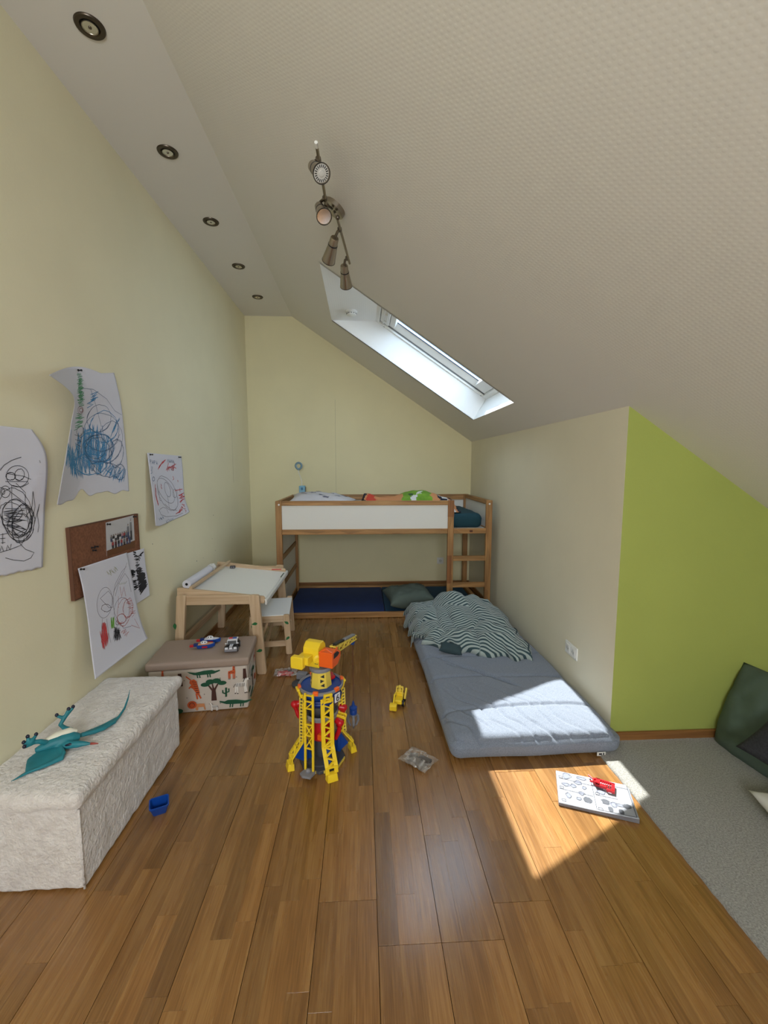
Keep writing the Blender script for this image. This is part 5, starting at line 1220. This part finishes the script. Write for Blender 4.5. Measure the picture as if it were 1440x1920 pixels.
# elevator track facing the room
a = math.radians(247); er = pol(1, a, 0); et = V((-er.y, er.x, 0))
b = MB()
for s in (-.021, .021): b.bar(er*.128+et*s+V((0, 0, .022)), er*.118+et*s+V((0, 0, .41)), .009, .010, et)
for z in (.135, .20, .255, .335, .37, .40): b.bar(er*(.126-.01*z/.4)+et*-.02+V((0, 0, z)), er*(.126-.01*z/.4)+et*.02+V((0, 0, z)), .005, .010, er)
for (z0, z1) in ((.20, .255), (.255, .20), (.14, .20), (.335, .37)):
    b.bar(er*.124+et*-.018+V((0, 0, z0)), er*.122+et*.018+V((0, 0, z1)), .005, .007, er)
b.bar(er*.124+et*.018+V((0, 0, .14)), er*.123+et*0+V((0, 0, .175)), .005, .007, er)
b.build('elevator_track', M['y'], tw, bevel=.001)
b = MB(); b.prism([(-.034, -.02), (-.014, -.034), (.028, -.030), (.034, .012), (.014, .028), (-.024, .024)], er*.140+V((0, 0, 0)), et, -er, .0, .012); b.v = [V((p.x, p.y, p.z+.016)) for p in b.v]
ep = b.build('elevator_platform', M['g'], tw, bevel=.002)
b = MB(); b.lathe([(.012, 0), (.013, .008), (.008, .014), (.003, .016)], 12, M=Tm(er*.140+V((0, 0, .028)))); b.build('elevator_peg', M['g'], ep, smooth='auto')
# inner floors
b = MB(); b.lathe([(.050, .245), (.084, .245), (.086, .262), (.080, .268), (.078, .25), (.050, .25)], 36, cap=False); b.build('middle_floor', M['g'], tw, smooth='auto')
b = MB(); b.lathe([(.0, .243), (.078, .243), (.078, .249), (0, .249)], 36); b.build('middle_floor_plate', M['gd'], tw, smooth='auto')
b = MB(); b.lathe([(.060, .25), (.085, .33)], 28, cap=False); b.v = [p for p in b.v]; sh = b.build('upper_shell', M['gd'], tw, smooth='auto'); q = sh.modifiers.new('thick', 'SOLIDIFY'); q.thickness = .002
b = MB(); b.lathe([(.0, .13), (.055, .13), (.058, .18), (.050, .225), (.0, .23)], 24); b.build('core', M['r'], tw, smooth='auto')
b = MB(); b.lathe([(.030, .026), (.036, .06), (.030, .13)], 16); b.build('core_stem', M['gd'], tw, smooth='auto')
b = MB(); b.box((er*.05+et*.03+V((0, 0, .165))), (.05, .03, .03), rotz(a)); b.build('core_hatch', M['o'], tw, bevel=.004)
# red bent grab arms
def arm(a, z, lift, ln=.075, nm='grab_arm'):
    er = pol(1, a, 0); b = MB()
    p0 = er*.085+V((0, 0, z)); p1 = er*(.085+ln*.55)+V((0, 0, z+lift)); p2 = er*(.085+ln*.35)+V((0, 0, z-.06)); p3 = er*.08+V((0, 0, z-.105))
    b.tube([p0, p0.lerp(p1, .6), p1], [.015, .017, .016], 10); b.tube([p1, p1.lerp(p2, .5), p2, p3], [.017, .011, .012, .011], 10); b.ell(p1, (.02, .02, .018), 12, 8)
    b.build(nm, M['r'], tw, remesh=.004)
arm(math.radians(188), .31, .0, .085); arm(math.radians(332), .235, -.01, .045); arm(math.radians(8), .27, -.005, .05)
b = MB(); e5 = pol(1, math.radians(352), 0); t5 = V((-e5.y, e5.x, 0))
for s in (-.014, .014): b.bar(e5*.07+t5*s+V((0, 0, .25)), e5*.125+t5*s+V((0, 0, .235)), .006, .014); b.bar(e5*.125+t5*s+V((0, 0, .235)), e5*.112+t5*s+V((0, 0, .18)), .006, .014, t5)
for f in (.2, .5, .8): b.bar(e5*(.07+.055*f)+t5*-.014+V((0, 0, .25-.015*f)), e5*(.07+.055*f)+t5*.014+V((0, 0, .25-.015*f)), .006, .010)
b.build('side_chute', M['y'], tw, bevel=.001)
b = MB()
for s in (-.02, .02): b.tube([er*.03+et*(.06+s)+V((0, 0, .03)), er*.05+et*(.068+s)+V((0, 0, .12)), er*.04+et*(.06)+V((0, 0, .19))], .006, 8)
b.tube([er*.04+et*.035+V((0, 0, .085)), er*.04+et*.09+V((0, 0, .085))], .006, 8); b.build('inner_slide', M['r'], tw, smooth=True)
# upper platform
b = MB(); b.lathe([(.0, .362), (.090, .362), (.104, .385), (.107, .400), (0, .400)], 40); b.build('platform', M['b'], tw, smooth='auto')
b = MB(); b.lathe([(.102, .396), (.111, .396), (.112, .410), (.106, .412), (.101, .404)], 40, cap=False); b.build('platform_rim', M['g'], tw, smooth='auto')
b = MB(); b.lathe([(.100, .33), (.106, .352), (.100, .366)], 32, cap=False); o = b.build('platform_skirt', M['bd'], tw, smooth='auto'); q = o.modifiers.new('thick', 'SOLIDIFY'); q.thickness = .004
for a_ in (262, 200, 20, 120, 320):
    b = MB(); a1 = math.radians(a_); b.box(pol(.108, a1, .409), (.014, .026, .020), rotz(a1)); b.build('rim_clip', M['o'], tw, bevel=.003)
b = MB(); a1 = math.radians(320); b.box(pol(.112, a1, .368), (.004, .036, .044), rotz(a1)); pl_ = b.build('number_plate', M['w'], tw, bevel=.002)
b = MB(); e1 = pol(1, a1, 0); t1 = V((-e1.y, e1.x, 0)); c1 = e1*.1146+V((0, 0, .362)); b.tube([c1+t1*(.008*math.cos(k*.52))+V((0, 0, .008*math.sin(k*.52))) for k in range(13)], .0022, 6)
b.tube([c1+t1*-.008, c1+t1*-.006+V((0, 0, .012)), c1+t1*.003+V((0, 0, .022))], .0022, 6); b.build('number_mark', M['ink'], pl_)
b = MB(); b.ell(pol(.062, math.radians(55), .412), (.035, .026, .014), 16, 10); b.box(pol(.07, math.radians(62), .42), (.05, .02, .012), rotz(.6)); b.build('platform_toy', M['r'], tw, remesh=.004)
# neck with lattice windows
b = MB(); lo, hi = oct_(.055, .25, 8), oct_(.047, .25, 8)
b.add([(x, y, .400) for x, y in lo]+[(x, y, .478) for x, y in hi], [tuple(range(7, -1, -1)), tuple(range(8, 16))]+[(i, (i+1) % 8, 8+(i+1) % 8, 8+i) for i in range(8)]); nk = b.build('neck', M['y2'], tw, bevel=.002)
for k in (5, 7, 1, 3):
    m0 = (V((*lo[k], .400))+V((*lo[(k+1) % 8], .400)))/2; m1 = (V((*hi[k], .478))+V((*hi[(k+1) % 8], .478)))/2; e = (V((*lo[(k+1) % 8], 0))-V((*lo[k], 0))).normalized(); nn = V((m0.x, m0.y, 0)).normalized()
    for j in range(3):
        c = m0.lerp(m1, .22+.28*j)+nn*.0006; u = (m1-m0).normalized(); s = 1 if j % 2 else -1
        q = MB(); q.add([c+e*(-.010*s)+u*-.009, c+e*(.010*s)+u*0, c+e*(-.010*s)+u*.009], [(0, 1, 2) if s > 0 else (0, 1, 2)]); q.build('lattice_gap', M['ink'], nk)
b = MB(); b.lathe([(.046, .478), (.054, .482), (.055, .490), (.050, .494), (.050, .499), (0, .499)], 32); b.build('turntable', M['g'], tw, smooth='auto')
# crane head, boom turned away to the right
aB = math.radians(66.7); eb = pol(1, aB, 0); es = V((eb.y, -eb.x, 0)); ez = V((0, 0, 1))
MH = Matrix((es, eb, ez)).transposed()
def hb(b, s0, s1, b0, b1, z0, z1): b.box(es*((s0+s1)/2)+eb*((b0+b1)/2)+ez*((z0+z1)/2), (s1-s0, b1-b0, z1-z0), MH)
b = MB(); b.prism([(-.035, .500), (.035, .500), (.040, .52), (.036, .60), (.018, .622), (-.016, .622), (-.040, .60), (-.044, .55)], es*-.035, eb, ez, -.040, .045)
hd = b.build('crane_head', M['y'], tw, bevel=.004)
b = MB(); hb(b, -.088, -.066, -.012, .02, .562, .604); b.build('winch_cover', M['y'], hd, bevel=.006)
b = MB(); b.lathe([(.022, 0), (.022, .006), (.012, .009), (.012, .006)], 20, M=Tm(es*.004+eb*-.036+ez*.548, frame_from(-eb*.8+es*.6))); b.build('head_wheel', M['y'], hd, smooth='auto')
b = MB(); hb(b, -.080, -.018, -.092, -.038, .535, .572); b.build('counter_arm', M['y'], hd, bevel=.003)
b = MB(); b.prism([(-.045, .517), (.015, .517), (.020, .525), (.020, .570), (.012, .578), (-.042, .578), (-.048, .570), (-.048, .525)], es*-.055+eb*-.098, es, ez, -.014, .014); b.build('counterweight', M['y'], hd, bevel=.004)
for (s0, z0) in ((-.03, .552), (-.03, .53)):
    b = MB(); c = es*(s0+.028)+eb*-.0405+ez*z0; b.add([c+es*-.010+ez*-.008, c+es*.010+ez*-.008, c+es*.006+ez*.010], [(0, 1, 2)]); b.build('lattice_gap', M['ink'], hd)
b = MB(); b.lathe([(.006, 0), (.007, .006), (.004, .009)], 12, M=Tm(es*-.05+eb*-.044+ez*.516, frame_from(-eb))); b.build('knob', M['y'], hd, smooth='auto')
b = MB(); b.prism([(-.040, .512), (.022, .512), (.052, .54), (.052, .566), (.02, .588), (-.040, .588)], es*.05, eb, ez, -.038, .036); cab = b.build('cabin', M['o'], tw, bevel=.003)
b = MB(); b.prism([(-.026, .556), (.016, .556), (.036, .564), (.012, .582), (-.022, .582)], es*.0866, eb, ez, .0, .0006); b.build('cabin_window', M['ink'], cab)
b = MB(); b.bar(es*.02+eb*-.036+ez*.59, es*.05+eb*-.034+ez*.604, .006, .006); b.bar(es*.05+eb*-.034+ez*.604, es*.082+eb*-.036+ez*.59, .006, .006); b.bar(es*.088+eb*-.03+ez*.588, es*.088+eb*.01+ez*.602, .006, .006); b.build('cabin_rail', M['o'], cab, bevel=.001)
b = MB()
for s in (.030, .062):
    b.bar(es*s+eb*.045+ez*.552, es*(s*.5+.022)+eb*.315+ez*.520, .005, .008, es); b.bar(es*s+eb*.045+ez*.584, es*(s*.5+.022)+eb*.315+ez*.540, .005, .008, es)
    for i in range(9):
        f0, f1 = i/9, (i+1)/9; lo_ = lambda f: es*(s+(s*.5+.022-s)*f)+eb*(.045+.27*f)+ez*(.552-.032*f); hi_ = lambda f: es*(s+(s*.5+.022-s)*f)+eb*(.045+.27*f)+ez*(.584-.044*f)
        b.bar(lo_(f0) if i % 2 else hi_(f0), hi_(f1) if i % 2 else lo_(f1), .004, .006, es)
for f in (0, .25, .5, .75, 1): b.bar(es*(.030*(1-f)+.037*f)+eb*(.045+.27*f)+ez*(.584-.044*f), es*(.062*(1-f)+.053*f)+eb*(.045+.27*f)+ez*(.584-.044*f), .006, .006)
bm = b.build('boom', M['y2'], tw, bevel=.0008)
b = MB(); b.bar(es*.046+eb*.06+ez*.590, es*.046+eb*.16+ez*.574, .02, .01); b.build('boom_rail', M['dark'], bm, bevel=.002)
b = MB(); b.bar(es*.046+eb*.17+ez*.573, es*.045+eb*.30+ez*.551, .02, .01); b.build('boom_slide', M['g'], bm, bevel=.002)
tip = es*.045+eb*.285
b = MB(); b.lathe([(.004, -.008), (.016, -.006), (.016, .006), (.004, .008)], 16, M=Tm(tip+ez*.513, frame_from(es))); b.build('pulley', M['b'], bm, smooth='auto')
b = MB(); b.tube([tip+ez*.50, tip+ez*.155], .0016, 6); st2 = b.build('hook_string', mat('dark_red_string', '#5a2a22', rough=.8), tw)
b = MB(); b.lathe([(.003, .168), (.008, .150), (.010, .138), (.022, .130), (.022, .118), (.018, .114), (.021, .108), (.021, .092), (.012, .084)], 18, M=Tm(tip)); b.build('hook_body', M['b'], tw, smooth='auto')
b = MB()
for k in range(3):
    a = 2*PI*k/3+.6; e = pol(1, a, 0); b.tube([tip+e*.012+ez*.09, tip+e*.032+ez*.066, tip+e*.034+ez*.04, tip+e*.016+ez*.012], [.008, .009, .008, .005], 8)
b.ell(tip+ez*.082, (.018, .018, .014), 14, 8); b.build('hook_claw', M['g'], tw, remesh=.0035)

# ------------------------------------------------------------------ yellow toy digger
dg = thing('toy_digger', 'small yellow toy digger on the parquet beside the grey mattress', 'toy', (.222, 2.545, 0), math.radians(-104))
b = MB(); b.box2((-.055, -.024, .018), (.05, .024, .044)); b.build('chassis', M['y'], dg, bevel=.004)
b = MB(); b.box2((-.050, -.020, .040), (-.01, .020, .066)); b.build('engine_cover', M['y'], dg, bevel=.004)
b = MB()
for s in (-1, 1): b.bar((-.045, s*.020, .064), (-.030, s*.020, .094), .006, .006); b.bar((-.005, s*.020, .046), (-.02, s*.020, .094), .006, .006)
b.bar((-.03, -.02, .094), (-.03, .02, .094), .006, .006); b.bar((-.02, -.02, .094), (-.02, .02, .094), .006, .006); b.build('roll_cage', M['y2'], dg, bevel=.001)
fg = MB(); fg.ell((-.022, 0, .074), (.011, .013, .018), 12, 8); fg.ell((-.020, 0, .098), (.011, .011, .012), 12, 8); o = fg.build('driver', M['y2'], dg, remesh=.003)
for x in (-.036, .030):
    for s in (-1, 1):
        b = MB(); b.lathe([(.006, 0), (.017, 0), (.019, .003), (.019, .012), (.017, .015), (.006, .015)], 20, M=Tm((x, s*.022, .019), frame_from((0, s, 0)))); wv = b.build('wheel', M['dark'], dg, smooth='auto')
        b = MB(); b.lathe([(.009, .0155), (.007, .017)], 12, M=Tm((x, s*.022, .019), frame_from((0, s, 0)))); b.build('hub', M['y'], wv)
b = MB(); b.bar((-.01, -.022, .062), (.045, -.022, .075), .010, .010); b.bar((.045, -.022, .075), (.085, -.022, .045), .009, .009); b.build('arm', M['y'], dg, bevel=.002)
b = MB(); b.prism([(.072, .004), (.104, .004), (.108, .034), (.098, .044), (.076, .044)], (0, -.022, 0), (1, 0, 0), (0, 0, 1), -.022, .022); b.build('bucket', M['y'], dg, bevel=.003)
b = MB(); b.bar((-.02, .034, .03), (-.055, .040, .075), .012, .02); b.bar((.0, .036, .03), (-.03, .04, .072), .010, .016); b.build('side_ramp', M['y2'], dg, bevel=.002)

# ------------------------------------------------------------------ clear bags with parts
def bag(label, loc, rz, w_, h_, t_, seed, lumps, film=M['bag']):
    t = thing('plastic_bag', label, 'plastic bag', loc, rz); rg = random.Random(seed)
    b = pillow(w_, h_, t_, 34, p=2.2, seed=seed, wr=.006, conc=.05, flatb=.55)
    b.v = [V((p.x+.004*ns(p, 60, 3), p.y+.004*ns(p, 60, 5), p.z+t_*.42*.45+.007*ns(p, 70, 7))) for p in b.v]; zm = min(p.z for p in b.v)
    b.v = [V((p.x, p.y, p.z-zm+.001)) for p in b.v]; weld(b.build('film', film, t, smooth=False))
    for (nm, mt, x, y, sx, sy, sz, a) in lumps:
        q = MB(); q.box((x, y, sz/2+.003), (sx, sy, sz), rotz(a)); q.build(nm, mt, t, bevel=min(sx, sy, sz)*.25)
M['part_grey'] = mat('taupe_toy_plastic', '#6a625c', rough=.5); M['part_dark'] = mat('dark_taupe_toy_plastic', '#3a3431', rough=.5)
bag('crinkled clear bag of grey toy parts on the parquet by the mattress corner', (.272, 1.995, 0), math.radians(-42), .165, .125, .05, 3,
    [('grey_part', M['part_grey'], -.02, -.015, .07, .05, .016, .2), ('grey_part', M['part_grey'], .03, -.02, .05, .045, .014, -.3), ('dark_part', M['part_dark'], .022, .026, .07, .028, .018, .1), ('grey_part', M['part_grey'], -.04, .02, .04, .03, .012, .6)])
bag('clear bag of dark red toy parts on the parquet behind the crane tower', (-.560, 2.955, 0), math.radians(2), .17, .10, .045, 6,
    [('red_part', M['r'], -.02, .0, .075, .05, .016, .2), ('red_part', M['r'], .03, -.01, .04, .045, .014, -.3), ('dark_part', M['part_dark'], .01, .03, .06, .02, .016, .1)])
gp = thing('toy_launcher', 'grey toy block with a round base behind the crane tower', 'toy', (-.425, 2.86, 0), math.radians(-12))
b = MB(); b.lathe([(.055, 0), (.055, .014), (.048, .018), (0, .018)], 28, M=Tm((0, -.055, 0))); b.build('round_base', M['gd'], gp, smooth='auto')
b = MB(); b.box2((-.040, -.022, .018), (.030, .022, .06)); b.build('block', M['g'], gp, bevel=.004)
b = MB(); b.box2((.030, -.014, .026), (.048, .014, .05)); b.build('socket', M['dark'], gp, bevel=.003)

# ------------------------------------------------------------------ instruction booklet with red toy part
bk = thing('instruction_booklet', 'folded booklet of grey line drawings lying in the sun patch', 'booklet', (1.04, 1.737, 0), math.radians(-21.3))
HW, HH = .156, .108
def bz(u, v):  # gentle lift of the paper
    return .010+.010*max(0, -v)**1.2*(.4+.6*max(0, u+.2))+.005*max(0, u)*max(0, 1-abs(v))
def bs(u, v, lift=0): return V((u*HW, v*HH, bz(u, v)+lift))
b = MB(); b.grid(24, 18, lambda a, c: bs(2*a-1, 2*c-1)); o = b.build('top_page', M['page'], bk, smooth=True); q = o.modifiers.new('thick', 'SOLIDIFY'); q.thickness = .001; q.offset = -1
for k in range(3):
    b = MB(); b.grid(20, 12, lambda a, c: V(((2*a-1)*(HW-.0005*k), (2*c-1)*(HH-.001*k), max(.0012+.0008*(2-k), bz(2*a-1, 2*c-1)*(.72-.22*k))))); o = b.build('page', M['paper'], bk, smooth=True); q = o.modifiers.new('thick', 'SOLIDIFY'); q.thickness = .0006; q.offset = -1
b = MB(); b.grid(20, 1, lambda a, c: V(((2*a-1)*HW, -HH-.0006, .002+c*(bz(2*a-1, -1)-.004)))); b.build('page_edge_print', mat('page_edge_dark', '#77757c', rough=.7), bk)
b = MB(); b.grid(1, 14, lambda a, c: V((-HW-.0006, (2*c-1)*HH, .001+a*(bz(-1, 2*c-1)-.002)))); b.build('spine_edge', mat('spine_grey', '#8f8f9a', rough=.7), bk)
def bline(pts, wid, mt, nm):
    b = MB()
    for (u0, v0), (u1, v1) in zip(pts[:-1], pts[1:]):
        k = 8; d = V(((u1-u0)*HW, (v1-v0)*HH, 0)); s = V((-d.y, d.x, 0)).normalized()*wid/2
        for i in range(k):
            p, q2 = bs(u0+(u1-u0)*i/k, v0+(v1-v0)*i/k, .0016), bs(u0+(u1-u0)*(i+1)/k, v0+(v1-v0)*(i+1)/k, .0016); b.add([p-s, q2-s, q2+s, p+s], [(0, 1, 2, 3)])
    o = b.build(nm, mt, bk); o['kind'] = 'stuff'; return o
ink2 = mat('booklet_line', '#3f4048', rough=.8); gry = mat('booklet_grey', '#83879b', rough=.8); gr2 = mat('booklet_dark_grey', '#555861', rough=.8)
for ln in ([(-.02, .98), (-.02, -.9)], [(-.92, .55), (-.05, .48)], [(-.95, -.12), (-.04, -.16)], [(.02, .70), (.95, .72)], [(.04, -.02), (.6, -.05)], [(.95, .95), (.95, -.92)], [(.0, -.9), (.95, -.93)]): bline(ln, .0022, ink2, 'panel_line')
rg = random.Random(2)
for (cu, cv) in ((-.72, .76), (-.3, .8), (-.75, .2), (-.55, .22), (-.25, .24), (-.72, -.45), (-.45, -.5), (-.22, -.48), (.18, .45), (.2, .2), (.25, -.35), (.45, -.42), (.62, -.40), (.8, -.38), (-.4, .5), (-.35, -.14)):
    b = MB(); n = 9; r1, r2 = rg.uniform(.07, .15), rg.uniform(.09, .2); ph = rg.uniform(0, 6)
    pts = [(cu+r1*math.cos(2*PI*k/n+ph)*rg.uniform(.6, 1.1), cv+r2*math.sin(2*PI*k/n+ph)*rg.uniform(.6, 1.1)) for k in range(n)]
    b.add([bs(u, v, .0012) for u, v in pts], [tuple(range(n))]); b.build('grey_figure', gry if rg.random() < .7 else gr2, bk)
    bline([(cu+r1*math.cos(k*.9)*rg.uniform(.5, 1.2), cv+r2*math.sin(k*.9)*rg.uniform(.5, 1.2)) for k in range(11)], .0018, gr2, 'figure_outline')
for (cu, cv) in ((.34, -.74), (.60, -.77)):
    b = MB(); b.add([bs(cu+.065*math.copysign(abs(math.cos(2*PI*k/12))**.6, math.cos(2*PI*k/12)), cv+.14*math.copysign(abs(math.sin(2*PI*k/12))**.6, math.sin(2*PI*k/12)), .0012) for k in range(12)], [tuple(range(12))]); b.build('grey_oval', gr2, bk)
for (cu, cv) in ((-.88, .62), (-.88, -.02), (-.86, -.78), (.08, .82), (.08, .06), (.08, -.84)): bline([(cu-.05, cv-.06), (cu+.05, cv-.06), (cu+.05, cv+.06), (cu-.05, cv+.06), (cu-.05, cv-.06)], .0022, ink2, 'step_box')
rt = thing('red_toy_part', 'flat bright red toy part lying on the booklet', 'toy', (1.105, 1.775, .0175), math.radians(-32))
b = MB(); b.box2((-.035, .018, 0), (.045, .026, .012)); b.box2((.030, -.03, 0), (.045, .026, .012)); b.box2((-.035, -.022, 0), (-.015, .026, .012)); b.box2((-.035, -.022, 0), (.012, -.010, .012)); b.box2((.012, -.034, 0), (.045, -.024, .012))
for i in range(5): b.box2((-.010+.008*i, -.012, .002), (-.006+.008*i, .020, .010))
b.build('frame', M['r'], rt, bevel=.0015)
b = MB(); b.lathe([(.008, 0), (.014, 0), (.014, .014), (.008, .014), (.008, 0)], 20, M=Tm((-.034, .004, 0)), cap=False); b.build('ring', M['r'], rt, smooth='auto')
b = MB(); b.bar((-.042, .014, .006), (-.068, .034, .006), .005, .007); b.bar((-.044, -.004, .006), (-.058, -.006, .006), .005, .007); b.build('prong', M['r'], rt, bevel=.001)
